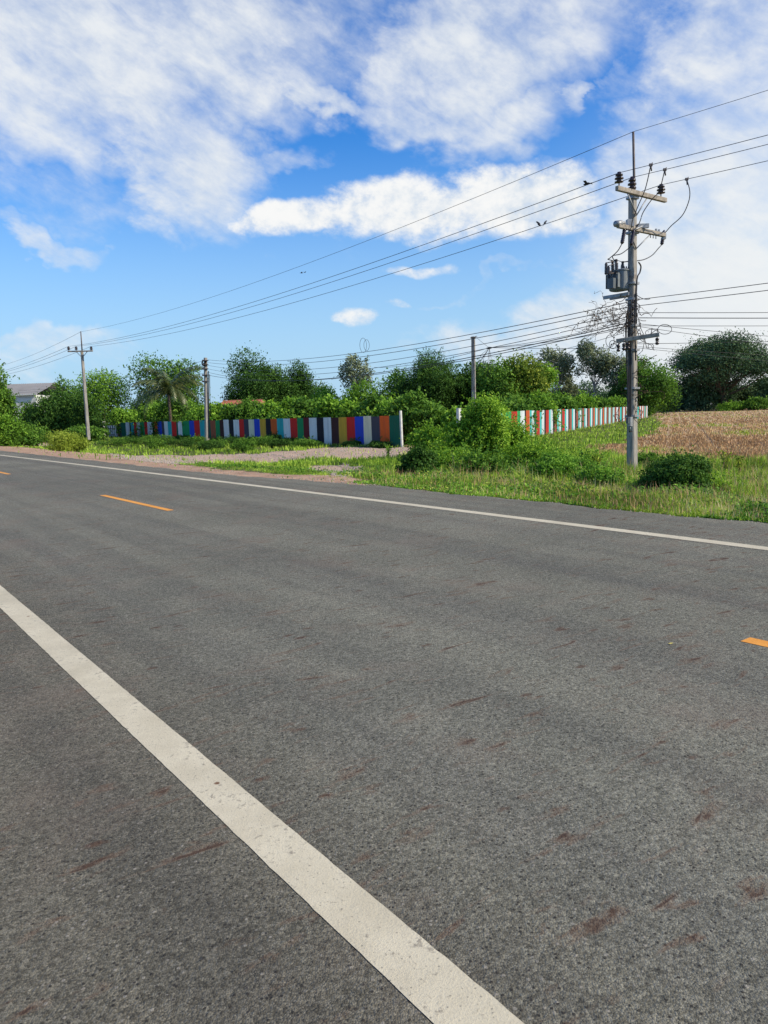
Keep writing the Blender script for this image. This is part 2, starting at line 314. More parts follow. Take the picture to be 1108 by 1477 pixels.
BLOBS_PUFF = [(630, 300, 9.5, 2.0, 3, 1.0), (745, 288, 6.5, 2.7, -4, 1.1), (565, 290, 5, 1.8, 0, 1.0), (440, 314, 6.5, 1.1, 6, .95), (700, 328, 8, 1.2, 0, .7), (515, 455, 1.6, .8, 0, .72), (600, 388, 3.0, .45, 2, .66), (566, 434, 1.3, .4, 0, .58)]
def total(bl, *w_):
    s = None
    for b in bl:
        q = blob(*b, *w_); s = q if s is None else t.math('MAXIMUM', s, q)
    return s
thin = total(BLOBS_THIN); puff = total(BLOBS_PUFF, AZp, ELp)
def dev(n_, k): return t.math('MULTIPLY', t.math('SUBTRACT', n_, .5), k)
tex = t.math('ADD', t.math('ADD', dev(nA, 1.0), dev(nQ, .75)), t.math('ADD', dev(nR, .62), dev(nP, .22)))
tf = t.math('ADD', t.math('MULTIPLY', thin, .85), tex)
thinA = t.math('MULTIPLY', t.smooth(tf, .18, 1.10), .95)
pf = t.math('ADD', t.math('MULTIPLY', puff, .85), t.math('ADD', dev(nQ, .7), t.math('ADD', dev(nR, .45), dev(nP, .8))))
puffA = t.smooth(pf, .22, .84)
away = t.smooth(dy, .45, .1); gen = t.math('MULTIPLY', t.smooth(tex, -.05, .35), t.math('MULTIPLY', away, .8))
alpha = t.math('MAXIMUM', t.math('MAXIMUM', thinA, puffA), gen)
hs = t.n('ShaderNodeHueSaturation'); hs.inputs['Saturation'].default_value = 1.42; hs.inputs['Value'].default_value = 1.0; t.set(hs.inputs['Color'], sky.outputs[0])
SKYC = t.mix(1., hs.outputs[0], (.90, 1.55, 2.1), 'MULTIPLY')
hzn = t.smooth(EL, 22., -2.)
SKYC = t.mix(hzn, SKYC, (4.9, 7.2, 9.5))
glow = t.math('MULTIPLY', t.smooth(AZ, 8., 34.), t.smooth(EL, 30., 8.)); SKYC = t.mix(t.math('MULTIPLY', glow, .5), SKYC, (8.2, 8.9, 9.3))
shade = t.smooth(t.math('ADD', dev(nR, .8), t.math('ADD', dev(nP, .35), dev(nQ, .6))), -.24, .26)
CLD = t.mix(shade, (7.5, 8.2, 9.1), (9.3, 9.6, 9.8)); CLD = t.mix(glow, CLD, (9.7, 9.9, 9.9))
pb_ = t.smooth(t.math('ADD', dev(nP, 1.2), dev(nQ, .7)), -.28, .14); CLD = t.mix(t.math('MULTIPLY', puffA, .9), CLD, t.mix(pb_, (7.6, 8.4, 9.3), (10.4, 10.4, 10.3)))
skyc = t.mix(alpha, SKYC, CLD)
bg = t.n('ShaderNodeBackground'); t.set(bg.inputs[0], skyc); bg.inputs[1].default_value = .092
o = t.n('ShaderNodeOutputWorld'); t.set(o.inputs[0], bg.outputs[0])
w.cycles.sampling_method = 'MANUAL'; w.cycles.sample_map_resolution = 512
sl = bpy.data.lights.new('sun', 'SUN'); sl.energy = 5.0; sl.angle = R_(.55); sl.color = (1, .87, .66)
so = bpy.data.objects.new('sun', sl); C.objects.link(so)
sdir = Vector((math.sin(SUN_AZ) * math.cos(SUN_EL), math.cos(SUN_AZ) * math.cos(SUN_EL), math.sin(SUN_EL)))
so.rotation_euler = (-sdir).to_track_quat('-Z', 'Y').to_euler(); so.location = (20, 0, 30)
sc.view_settings.view_transform = 'Standard'; sc.view_settings.look = 'None'; sc.view_settings.exposure = 0; sc.view_settings.gamma = 1
sc.cycles.max_bounces = 6; sc.cycles.diffuse_bounces = 3; sc.cycles.glossy_bounces = 2; sc.cycles.transmission_bounces = 3; sc.cycles.use_denoising = True

# ------------------------------------------------------------------ ground
def polyw(pts): return [tuple(G(*p)[:2]) for p in pts]
RED = polyw([(-90, 638), (60, 647), (170, 657), (250, 669), (330, 678), (420, 685), (500, 686), (527, 693), (533, 706), (400, 700), (200, 686), (-90, 668)])
GRV = polyw([(150, 654), (300, 656), (420, 651), (470, 646), (590, 645), (606, 651), (560, 664), (480, 660), (420, 664), (330, 669), (250, 670), (170, 662)])
GR2 = polyw([(440, 674), (500, 669), (538, 679), (490, 688)])
GR3 = polyw([(585, 636), (655, 636), (655, 645), (585, 647)])
RUB = polyw([(-60, 628), (70, 633), (78, 642), (-60, 643)])
FLD = polyw([(938, 594.5), (955, 610), (945, 626), (905, 640), (856, 648), (858, 657), (905, 661), (960, 659), (1108, 667), (1500, 690)]) 
FLD = FLD + [(260, 60), (260, 240), (FLD[0][0] + 3, 236)]
def inpoly(poly, x, y):
    x = np.asarray(x); y = np.asarray(y); c = np.zeros(x.shape, bool); n = len(poly); j = n - 1
    for i in range(n):
        xi, yi = poly[i]; xj, yj = poly[j]
        if yi != yj: c ^= ((yi > y) != (yj > y)) & (x < (xj - xi) * (y - yi) / (yj - yi) + xi)
        j = i
    return c
ys = [-60., -40, -25, -15, -8, -3]
while ys[-1] < 900: ys.append(ys[-1] + (.5 if ys[-1] < 8 else max(.3, ys[-1] * .014)))
ys = np.array(ys)
xs = np.concatenate([-np.geomspace(700, 61, 34), np.arange(-60, 45.1, .45), np.geomspace(46, 700, 34)])
X, Y = np.meshgrid(xs, ys); Z = hz(X, Y); Xf, Yf, Zf = X.ravel(), Y.ravel(), Z.ravel()
nx, ny = len(xs), len(ys); idx = np.arange(nx * ny).reshape(ny, nx)
Fq = np.stack([idx[:-1, :-1], idx[:-1, 1:], idx[1:, 1:], idx[1:, :-1]], -1).reshape(-1, 4)
dirtA = (inpoly(RED, Xf, Yf) | inpoly(GR3, Xf, Yf)).astype(float); grvA = (inpoly(GRV, Xf, Yf) | inpoly(GR2, Xf, Yf)).astype(float) + .8 * inpoly(RUB, Xf, Yf); fldA = inpoly(FLD, Xf, Yf).astype(float)
tag(link('ground', fastmesh('ground', np.stack([Xf, Yf, Zf], 1), Fq, dict(dirt=dirtA, gravel=grvA, field=fldA), True), mat=M['ground']), 'grassy roadside ground with gravel track, red dirt and brown field', 'ground', kind='structure')

# road: one sheet with a ragged far edge
svals = np.concatenate([np.arange(-14, 30, .12), np.arange(30, 80, .5), np.arange(80, 420, 5)])
def far_edge(s):
    e = 9.33 + .05 * np.sin(s * 1.7) + .04 * np.sin(s * 4.1 + 1) + .03 * np.sin(s * 9.7) - .62 * sstep(12, 20, s)
    return e
Ls = [-9.] + list(np.arange(-8, 9, 1.0))
rows = []
for s in svals: rows.append([(*XY(L, s), 0.) for L in Ls] + [(*XY(float(far_edge(s)) - .12, s), 0.), (*XY(float(far_edge(s)), s), -.02), (*XY(float(far_edge(s)) + .06, s), -.12)])
V = np.array(rows).reshape(-1, 3); k = len(rows[0]); idx = np.arange(len(V)).reshape(-1, k)
Fq = np.stack([idx[:-1, :-1], idx[:-1, 1:], idx[1:, 1:], idx[1:, :-1]], -1).reshape(-1, 4)[:, ::-1]
tag(link('road', fastmesh('road', V, Fq), mat=M['asphalt']), 'weathered grey asphalt road with red-brown mud marks', 'road', kind='structure')
def strip(name, s0, s1, La, Lb, mt, label, cat, group=None, jit=.0008, z=.0025, taper=None):
    s = np.arange(s0, min(s1, 30), .04) if s0 < 30 else np.array([s0]); s = np.concatenate([s, np.arange(max(30, s0), s1, .7), [s1]]) if s1 > 30 else np.append(s, s1)
    f = taper or (lambda q: 0 * q)
    e1 = La + f(s) + rng.normal(0, jit, len(s)) + .0006 * np.sin(s * 5); e2 = Lb + f(s) + rng.normal(0, jit, len(s)) + .0006 * np.sin(s * 4 + 2)
    V = np.array([(*XY(a, q), z) for a, q in zip(e1, s)] + [(*XY(b, q), z) for b, q in zip(e2, s)]); n = len(s); i = np.arange(n - 1)
    Fq = np.stack([i, i + n, i + n + 1, i + 1], 1)[:, ::-1]
    return tag(link(name, fastmesh(name, V, Fq), mat=mt), label, cat, group, 'structure')
strip('road_edge_line', -12, 300, 1.066, 1.24, M['white_line'], 'wide worn white edge line across the near side of the road', 'road marking')
strip('road_edge_line', -12, 300, 7.58, 7.76, M['white_line'], 'thin white edge line along the far side of the road', 'road marking', taper=lambda s: -.5 * sstep(4, 60, s))
for i, (s0, lb) in enumerate([(-1.6, 'short orange centre dash cut off at the right edge of the photo'), (12.06, 'orange centre dash in the left middle of the road'), (25.2, 'orange centre dash at the left edge of the photo'),
                              (38.6, 'orange centre dash far down the road to the left'), (52, 'farthest orange centre dash down the road to the left')]):
    strip('centre_line_dash', s0, s0 + 3.75 if i else 2.33, 4.53, 4.65, M['orange_line'], lb, 'road marking', 'orange centre line dashes')

# ------------------------------------------------------------------ foliage generators
def leaves(P0, size, nrm=None, tint=None, asp=.5, fold=.12, seed=None, droop=0.):
    P0 = np.asarray(P0, float); n = len(P0); sz = np.broadcast_to(np.asarray(size, float), (n,)) * rng.uniform(.7, 1.3, n)
    d = rng.normal(0, 1, (n, 3)); d[:, 2] -= droop; d /= np.linalg.norm(d, axis=1)[:, None]
    nn = rng.normal(0, 1, (n, 3)) * .75
    if nrm is not None: nn += nrm * 1.0
    nn[:, 2] += .35
    x = np.cross(d, nn); x /= np.linalg.norm(x, axis=1)[:, None] + 1e-9; up = np.cross(x, d)
    L = sz[:, None]
    v = np.stack([P0 - d * L * .5, P0 + x * L * asp * .5 + up * L * fold, P0 + d * L * .5, P0 - x * L * asp * .5 + up * L * fold], 1).reshape(-1, 3)
    f = np.arange(4 * n).reshape(n, 4); ti = np.repeat(rng.uniform(0, 1, n) if tint is None else tint, 4); return v, f, ti
def sphere_pts(n):
    d = rng.normal(0, 1, (n, 3)); return d / np.linalg.norm(d, axis=1)[:, None]
def lobes_crown(c, r, k, lobe=.42, flat=.0, bottom=-.6):
    """k lobes spread over an ellipsoid c,r"""
    out = []
    for _ in range(k):
        for _ in range(50):
            d = sphere_pts(1)[0]
            if d[2] > bottom: break
        q = rng.uniform(.45, .85); rr = lobe * rng.uniform(.65, 1.25)
        out.append((np.array(c) + d * np.array(r) * q, np.array(r) * rr * np.array([1, 1, 1 - flat])))
    return out
def crown_mesh(name, lobes, n, size, asp=.5, core=.25, loose=.06, droop=.2, shoots=60, slen=1.):
    vol = np.array([l[1][0] * l[1][2] for l in lobes]); pr = vol / vol.sum(); ctr = sum(l[0] for l in lobes) / len(lobes)
    li = rng.choice(len(lobes), n, p=pr); lc = np.array([l[0] for l in lobes])[li]; lr = np.array([l[1] for l in lobes])[li]
    d = sphere_pts(n); rad = np.where(rng.random(n) < loose, rng.uniform(1.0, 1.35, n), np.where(rng.random(n) < core, rng.uniform(.2, .7, n), rng.uniform(.72, 1.04, n)))
    # break each lobe's surface into sprigs
    sprig = .10 * np.sin(d[:, 0] * 9 + lc[:, 0] * 3) * np.sin(d[:, 1] * 8 + lc[:, 1]) + .10 * np.sin(d[:, 2] * 11 + lc[:, 2] * 5) * np.sin(d[:, 0] * 13)
    P0 = lc + d * lr * (rad + sprig * (rad > .7))[:, None]
    lobe_t = rng.uniform(-.15, .15, len(lobes))[li]
    tint = np.clip(.42 + lobe_t + rng.normal(0, .12, n) + (rad > .9) * .12 + d[:, 2] * .16 - (rad < .7) * .35, 0, 1)  # crown shade put into the tint: inner leaves darker, upper ones lighter
    # sprays of leaves reaching out of the crown
    ns = shoots; k = 11; ls = rng.choice(len(lobes), ns, p=pr); d0 = sphere_pts(ns); d0[:, 2] = np.abs(d0[:, 2]) * .9 + .05; lr0 = np.array([l[1] for l in lobes])[ls]; st = np.array([l[0] for l in lobes])[ls] + d0 * lr0 * .9
    ln = size * slen * rng.uniform(1.5, 4.5, ns); dd = d0 + rng.normal(0, .35, (ns, 3)); dd /= np.linalg.norm(dd, axis=1)[:, None]; u_ = np.linspace(0, 1, k)
    SP = (st[:, None] + dd[:, None] * (ln[:, None] * u_)[:, :, None] - np.array([0, 0, 1.]) * (.35 * ln[:, None] * u_ ** 2)[:, :, None]).reshape(-1, 3) + rng.normal(0, size * .22, (ns * k, 3))
    P0 = np.concatenate([P0, SP]); d = np.concatenate([d, np.repeat(dd, k, 0)]); tint = np.concatenate([tint, np.clip(.6 + rng.normal(0, .15, ns * k), 0, 1)])
    v, f, ti = leaves(P0, size, d, tint, asp, droop=droop)
    return fastmesh(name, v, f, dict(tint=ti))
def limbs(mb, base, lobes, r, fork=.3):
    top = sum((l[0] for l in lobes), np.zeros(3)) / len(lobes); base = Vector(base); top = Vector(top)
    fk = base.lerp(top, fork); mid = base.lerp(fk, .5) + Vector((rng.normal(0, r * .4), rng.normal(0, r * .4), 0))
    mb.tube([base - Vector((0, 0, .3)), base, mid, fk, fk.lerp(top, .5), top], [r * 1.5, r * 1.15, r, r * .85, r * .5, r * .2], 8)
    for l in lobes:
        e = Vector(l[0]); k = rng.uniform(.0, .5); st = fk.lerp(top, k); m_ = st.lerp(e, .5) + Vector((0, 0, -.08 * (e - st).length))
        mb.tube([st, m_, e], [r * .42, r * .25, r * .08], 5, False)
def tree(name, base, H, W, label, cat='tree', leaf='mid', n=7000, size=.3, lobes=14, lobe=.42, low=.15, trunk=.18, asp=.5, group=None, bark='bark', fork=.3, core=.25, depth=None, loose=.06, extra=None, bottom=-.6, flat=0., shift=(0, 0), shoots=0, slen=1.):
    base = Vector(base); root = thing(name, base, label, cat, group)
    cz0 = base.z + H * (low if low > .1 else -.18); bottom = bottom if low > .1 else -.85; cz1 = base.z + H; c = (base.x + shift[0], base.y + shift[1], (cz0 + cz1) / 2); r = (W / 2, (depth or W) / 2, (cz1 - cz0) / 2)
    lb = lobes_crown(c, np.array(r) * .92, lobes, lobe, flat, bottom)
    lb.append((np.array(c) + np.array([0, 0, r[2] * .08]), np.array(r) * (.55 if core < .12 else .70)))
    if extra: lb += [(np.array([base.x + e[0], base.y + e[1], base.z + e[2]]), np.array(e[3:6])) for e in extra]
    # fit the crown to its intended height and width
    zt_ = max(l[0][2] + l[1][2] for l in lb); kz = (cz1 - c[2]) / (zt_ - c[2]); hx = float(np.mean(sorted(abs(l[0][0] - c[0]) + l[1][0] for l in lb)[-4:])); kx = (W / 2) / hx
    if not extra: lb = [(np.array([c[0] + (l[0][0] - c[0]) * kx, c[1] + (l[0][1] - c[1]) * kx, c[2] + (l[0][2] - c[2]) * kz]), l[1] * np.array([kx, kx, kz])) for l in lb]
    mb = MB(); limbs(mb, base, lb, trunk, fork); mb.build('trunk', M[bark], root)
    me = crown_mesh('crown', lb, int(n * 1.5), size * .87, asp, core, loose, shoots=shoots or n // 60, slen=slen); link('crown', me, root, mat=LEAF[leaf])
    return root
def hpx(Y, px, py):
    """height above the ground of the point seen at px,py if it stands Y metres ahead"""
    p = P(px, py, Y); return p.z - float(hz(p.x, p.y))
def T(px, pytop, Y, wpx, label, **kw):
    p = P(px, 600, Y); b = onground(p.x, p.y); H = P(px, pytop, Y).z - b.z; W = wpx / F_PX * Y * 1.03
    return tree(kw.pop('name', 'broadleaf_tree'), b, H * kw.pop('hs', .97), W, label, **kw)

# --- trees behind the fences (px centre, px top, distance, px width)
G1 = 'trees behind the left fence'
T(-4, 520, 78, 46, 'tree cut off by the left edge of the photo beside the warehouse', leaf='mid', n=6000, size=.34, low=.05, lobes=12)
T(84, 560, 92, 94, 'low dark spreading tree between the warehouse and the leaning power pole', leaf='dark', n=9000, size=.36, low=-.02, lobes=16)
T(98, 540, 108, 60, 'bushy tree top rising behind the dark spreading tree on the left', leaf='mid', n=4500, size=.38, low=.1)
T(152, 531, 121, 80, 'rounded bright green tree right behind the leaning power pole', leaf='bright', n=10000, size=.36, low=-.02, lobes=18)
T(128, 560, 88, 46, 'dark shaded bush at the foot of the leaning power pole', cat='bush', name='bush', leaf='dark', n=3500, size=.32, low=-.02)
T(243, 505, 122, 96, 'broad tree towering behind the coconut palm', leaf='mid', n=9000, size=.42, low=.05, lobes=16)
T(212, 560, 113, 50, 'dark low tree left of the coconut palm', leaf='dark', n=4000, size=.36, low=0.)
T(374, 500, 112, 102, 'tall dense dark green tree with a rounded crown', leaf='dark', n=26000, size=.36, low=.05, lobes=16, lobe=.5, core=.4, shoots=60)
T(425, 517, 114, 62, 'dark tree shoulder to shoulder with the tall rounded tree', leaf='dark', n=12000, size=.36, low=.05, lobes=10, lobe=.5, core=.4, shoots=40)
T(335, 556, 110, 36, 'small ragged tree at the left foot of the tall rounded tree', leaf='dark', n=2000, size=.36, low=.05, core=.1)
T(456, 547, 122, 50, 'low grey green tree in the dip right of the tall rounded tree', leaf='hazy', n=3500, size=.4, low=.0)
T(470, 552, 100, 46, 'low yellow green tree behind the orchard row', leaf='bright', n=3500, size=.34, low=.0)
T(510, 506, 98, 50, 'thin open-crowned tree with sky showing through', leaf='grey', n=2300, size=.34, low=.35, lobes=12, lobe=.3, core=.05, loose=.15, trunk=.14)
T(520, 545, 92, 56, 'leafy tree below the thin open-crowned tree', leaf='bright', n=4500, size=.34, low=.0)
T(568, 528, 96, 80, 'rounded tree left of the bamboo clump', leaf='mid', n=6500, size=.36, low=.0)
T(622, 500, 86, 98, 'large arching bamboo clump left of the bare concrete post', name='bamboo_clump', cat='bamboo', leaf='dark', n=19000, size=.42, low=.0, lobes=20, asp=.22, core=.35)
T(672, 520, 88, 84, 'dark tree behind the bare concrete post', leaf='dark', n=11000, size=.36, low=.0)
T(704, 517, 110, 90, 'dark tree top seen between the bare post and the mango tree', leaf='hazy', n=7000, size=.4, low=.05)
T(722, 512, 80, 60, 'dark left half of the mango tree pair', name='mango_tree', leaf='mid', n=6000, size=.34, low=.0, lobes=14)
T(753, 506, 82, 78, 'tall mango tree with yellowish new leaves', name='mango_tree', leaf='mango', n=10000, size=.34, low=.0, lobes=18)
T(784, 523, 100, 38, 'slim tree beside the mango tree with its trunk showing', leaf='bright', n=2600, size=.38, low=.45, lobes=8)
G2 = 'tall thin-trunked trees on the skyline'
def gum(px, top, Y, wpx, low, label, n=2600):
    p = P(px, 600, Y); b = onground(p.x, p.y); H = P(px, top, Y).z - b.z; W = wpx / F_PX * Y
    tree('gum_tree', b, H, W, label, leaf='grey', n=n, size=.62, lobes=13, lobe=.27, low=low, trunk=.24, bark='bark_pale', fork=.35, core=.05, loose=.16, group=G2, asp=.45)
gum(799, 501, 165, 62, .42, 'broadest of the tall thin-trunked trees, beside the mango tree')
gum(816, 540, 168, 34, .35, 'shorter thin-trunked tree right of the broadest one', 1200)
gum(855, 489, 160, 52, .38, 'tallest thin-trunked grey tree, centred between mango tree and power pole', 3000)
gum(893, 512, 158, 44, .38, 'thin-trunked grey tree partly hidden by the large power pole', 2200)
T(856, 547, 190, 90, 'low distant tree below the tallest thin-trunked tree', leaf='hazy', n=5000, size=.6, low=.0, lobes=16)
T(930, 510, 150, 84, 'round bright green tree just behind the end of the right fence', leaf='mid', n=12000, size=.5, low=-.02, lobes=20, core=.35)
T(893, 551, 152, 50, 'dark low tree behind the large power pole', leaf='dark', n=4000, size=.5, low=-.02)
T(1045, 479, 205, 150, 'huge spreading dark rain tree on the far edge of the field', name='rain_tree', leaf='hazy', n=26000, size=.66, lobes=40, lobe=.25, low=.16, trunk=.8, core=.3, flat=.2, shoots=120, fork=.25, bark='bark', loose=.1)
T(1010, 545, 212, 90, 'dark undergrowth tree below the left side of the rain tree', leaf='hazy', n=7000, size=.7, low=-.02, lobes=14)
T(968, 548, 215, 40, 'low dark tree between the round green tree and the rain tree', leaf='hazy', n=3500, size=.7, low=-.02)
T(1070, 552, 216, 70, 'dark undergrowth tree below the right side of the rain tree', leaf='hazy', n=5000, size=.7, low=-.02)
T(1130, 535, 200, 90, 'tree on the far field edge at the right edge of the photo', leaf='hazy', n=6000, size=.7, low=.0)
T(1090, 572, 190, 50, 'bright shrub on the field edge below the rain tree', cat='bush', name='bush', leaf='mid', n=2500, size=.55, low=-.02)
T(1055, 580, 192, 40, 'small yellow green shrub below the middle of the rain tree', cat='bush', name='bush', leaf='bright', n=1500, size=.5, low=-.02)
# distant treeline (one uncountable mass, well behind)
Vs, Fs, Ts = [], [], []
o_ = 0
for px in np.arange(-700, 1900, 24):
    Yd = 330 + 60 * random.random(); p = P(px, 590, Yd); hh = rng.uniform(7, 12.5)
    lb = lobes_crown((p.x, p.y, -.6 + hh * .45), np.array([8., 8., hh * .5]), 4, .5); lb.append((np.array([p.x, p.y, -.6 + hh * .4]), np.array([9, 9, hh * .5])))
    nl = 620; li = rng.integers(0, len(lb), nl); d = sphere_pts(nl); P0 = np.array([lb[i][0] for i in li]) + d * np.array([lb[i][1] for i in li]) * rng.uniform(.7, 1.05, nl)[:, None]
    v, f, ti = leaves(P0, 1.5, d, np.clip(.4 + d[:, 2] * .2 + rng.normal(0, .15, nl), 0, 1)); Vs.append(v); Fs.append(f + o_); Ts.append(ti); o_ += len(v)
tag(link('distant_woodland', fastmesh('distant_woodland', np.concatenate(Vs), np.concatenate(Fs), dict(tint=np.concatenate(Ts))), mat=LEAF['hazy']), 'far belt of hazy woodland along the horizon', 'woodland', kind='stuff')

# ------------------------------------------------------------------ fences
FA, FB = P(577, 620, 46.4), P(143, 620, 112.0)          # left fence ground line
RA, RB = P(700, 610, 46.5), P(937, 594, 132.0)          # right fence line
ZT, ZB = 1.33, -.72
def on_line(px, A, B, py=615):
    v = ray(px, py); d = B - A; den = v[0] * d.y - v[1] * d.x; tt = (A.x * d.y - A.y * d.x) / den
    p = CAM + v * tt; return Vector((p[0], p[1], 0)), ((p[0] - A.x) * d.x + (p[1] - A.y) * d.y) / (d.x ** 2 + d.y ** 2)
def panel(a, b, col, parent, side, zt=ZT, zb=ZB, off=0.):
    d = (b - a); L = d.length; d.normalize(); nrm = Vector((d.y, -d.x, 0)) * side; n = max(4, int(L / .035)); zt += random.uniform(-.025, .03); zb += random.uniform(-.03, .02)
    lean = random.uniform(-.015, .015)
    vs, fs = [], []
    for i in range(n + 1):
        q = a + d * (L * i / n) + nrm * (off + .012 * math.sin(2 * math.pi * (L * i / n) / .14)); vs += [(q.x, q.y, zb), (q.x + nrm.x * lean, q.y + nrm.y * lean, zt)]
    for i in range(n): fs.append((2 * i, 2 * i + 2, 2 * i + 3, 2 * i + 1))
    mb = MB(); mb.add(vs, fs); o = mb.build('sheet_panel', SH[col], parent)
    return o
fl = thing('corrugated_fence', onground(FA.x, FA.y), 'long multicoloured corrugated sheet fence running left beside the gravel track', 'fence')
seq = [(577, 'dark_green'), (562, 'orange'), (548, 'navy'), (536, 'cream'), (524.5, 'blue'), (512, 'red'), (500, 'mustard'), (488.5, 'dark_brown'), (478, 'white'), (467, 'black'), (457, 'white'), (446, 'maroon'), (438, 'green'),
       (429, 'red'), (419, 'white'), (409, 'teal'), (400, 'orange'), (391, 'black'), (383.6, 'mustard'), (375, 'blue'), (367, 'cream'), (359, 'navy'), (352, 'red'), (345, 'white'), (337, 'black'), (330.5, 'white'), (323, 'dark_brown'), (317, 'green'), (311, 'rust'),
       (304, 'dark_green'), (297, 'teal'), (288.4, 'red'), (280.3, 'blue'), (273.5, 'green'), (262.7, 'white'), (257, 'dark_green'), (254.5, 'red'), (247.8, 'teal'), (242.3, 'white'), (237, 'navy'), (233.4, 'blue'), (227.5, 'orange'), (222.9, 'black'), (219.9, 'white'), (212.8, 'red'), (208.5, 'green'),
       (202.3, 'white'), (197.7, 'red'), (193.3, 'teal'), (188.7, 'black'), (186.8, 'white'), (181.4, 'dark_green'), (174.7, 'navy'), (171.4, 'maroon'), (168, None)]
for (p0, c0), (p1, _) in zip(seq[:-1], seq[1:]):
    a, _t = on_line(p0, FA, FB); b, _t = on_line(p1, FA, FB); panel(a, b, c0, fl, 1 if False else -1, off=.004 * (seq.index((p0, c0)) % 2))
dF = (FB - FA); dF.z = 0; LF = dF.length; dF.normalize(); backL = Vector((N[0], N[1], 0))
for zz in (-.25, .95):
    mb = MB(); a = FA + backL * .06; b, _t = on_line(168, FA, FB); b = b + backL * .06; a = Vector((a.x, a.y, zz)); b = Vector((b.x, b.y, zz)); mb.bar(a, b, .05); mb.build('rail', M['rail'], fl)
kf = 2.6
endL = on_line(168, FA, FB)[0]; nP = int((endL - Vector((FA.x, FA.y, 0))).length / kf)
for i in range(1, nP):
    q = Vector((FA.x, FA.y, 0)) + dF * kf * i + backL * .14; MB().bar((q.x, q.y, -.9), (q.x, q.y, 1.22), .08).build('post', M['rail'], fl)
q = P(579.5, 620, 46.1); MB().bar((q.x, q.y, -.9), (q.x - .04, q.y, 1.62), .13, chamfer=.1).build('end_post', M['white_post'], fl)
# gate at the far left
ga, _t = on_line(167.2, FA, FB); gb, _t = on_line(152.5, FA, FB)
gt = thing('metal_gate', Vector((ga.x, ga.y, -.65)), 'white barred gate between two white topped posts at the far end of the coloured fence', 'gate')
for p0, p1, c in [(167, 162.5, 'white'), (162.5, 158, 'white'), (158, 153.2, 'white')]:
    a, _t = on_line(p0, FA, FB); b, _t = on_line(p1, FA, FB); o = panel(a, b, c, gt, -1, zt=.95)
for pxx in (166, 163, 160, 157, 154.5):
    q, _t = on_line(pxx, FA, FB); q -= backL * .08; MB().bar((q.x, q.y, -.6), (q.x, q.y, 1.0), .07).build('bar', M['rail'], gt)
for zz in (-.3, .55):
    a, _t = on_line(167, FA, FB); b, _t = on_line(153, FA, FB); a = a - backL * .08; b = b - backL * .08; MB().bar((a.x, a.y, zz), (b.x, b.y, zz), .07).build('rail', M['rail'], gt)
for pxx in (169.3, 151.6):
    q, _t = on_line(pxx, FA, FB); q -= backL * .15; MB().bar((q.x, q.y, -.8), (q.x, q.y, 1.62), .34, chamfer=.08).build('gate_post', M['white_post'], gt)
fe = thing('corrugated_fence', Vector((gb.x, gb.y, -.65)), 'short red and white end piece of fence left of the gate', 'fence')
for p0, p1, c in [(150.4, 146.2, 'orange'), (146.2, 143, 'white')]:
    a, _t = on_line(p0, FA, FB); b, _t = on_line(p1, FA, FB); panel(a, b, c, fe, -1)
# right fence, equal periods
fr = thing('corrugated_fence', onground(RA.x, RA.y), 'red, brown, teal and white striped sheet fence running away beside the brown field', 'fence')
dR = RB - RA; dR.z = 0; LR = dR.length; dR.normalize(); RA0 = Vector((RA.x, RA.y, 0))
s1 = on_line(759, RA, RB)[1] * LR
def rp(a, b, c, off): panel(RA0 + dR * a, RA0 + dR * b, c, fr, 1, zt=ZT + .02, off=off)
s = s1
for p0, p1, c in [(708, 716, 'dark_green'), (716, 726, 'teal'), (726, 738, 'green'), (738, 746, 'deep_red'), (746, 751, 'green'), (751, 757, 'pale'), (757, 759, 'black')]:
    rp(on_line(p0, RA, RB)[1] * LR, on_line(p1, RA, RB)[1] * LR, c, 0)
k = 0; reds = ['deep_orange', 'deep_red', 'deep_red', 'brown', 'deep_red', 'brown', 'brown', 'brown']; per = 3.15
while s < LR - 3:
    c1 = reds[k] if k < 8 else random.choice(['brown', 'brown', 'rust', 'deep_orange'])
    rp(s, s + 1.05, c1, 0)
    if k < 14:
        rp(s + 1.05, s + 1.05 + .6, 'teal', .004); rp(s + 1.65, s + 2.5, 'pale', .008)
    else: rp(s + 1.05, s + 2.5, 'pale' if k % 3 else 'teal', .004)
    rp(s + 2.5, s + per, 'black' if k % 3 else 'dark_green', 0)  # dark strip filling the gap before the next coloured sheet
    s += per; k += 1
backR = Vector((-dR.y, dR.x, 0))
for zz in (-.25, .95):
    a = RA0 + backR * .07; b = RA0 + dR * s + backR * .07; MB().bar((a.x, a.y, zz), (b.x, b.y, zz), .05).build('rail', M['rail'], fr)
for i in range(0, 22):
    q = RA0 + dR * (i * 4.2 + .3) + backR * .16; MB().bar((q.x, q.y, -.9), (q.x, q.y, 1.25), .08).build('post', M['rail'], fr)
# white gate post half hidden left of the creeper bush
q = P(662, 600, 44.); wp = MB(); wp.bar((q.x, q.y, -.8), (q.x, q.y, 1.66), .22, chamfer=.08); tag(wp.build('gate_post', M['white_post'], None, (q.x, q.y, -.65)), 'white gate post top showing above the creeper bush beside the bare post', 'post')
a, b = P(588, 640, 50), P(652, 640, 46); bw = MB(); bw.bar((a.x, a.y, -.5), (b.x, b.y, -.5), .14, .5, chamfer=.05)
tag(bw.build('brick_wall', M['brick'], None, (a.x, a.y, -.7)), 'low red brick wall in the gap right of the white fence end post', 'wall')

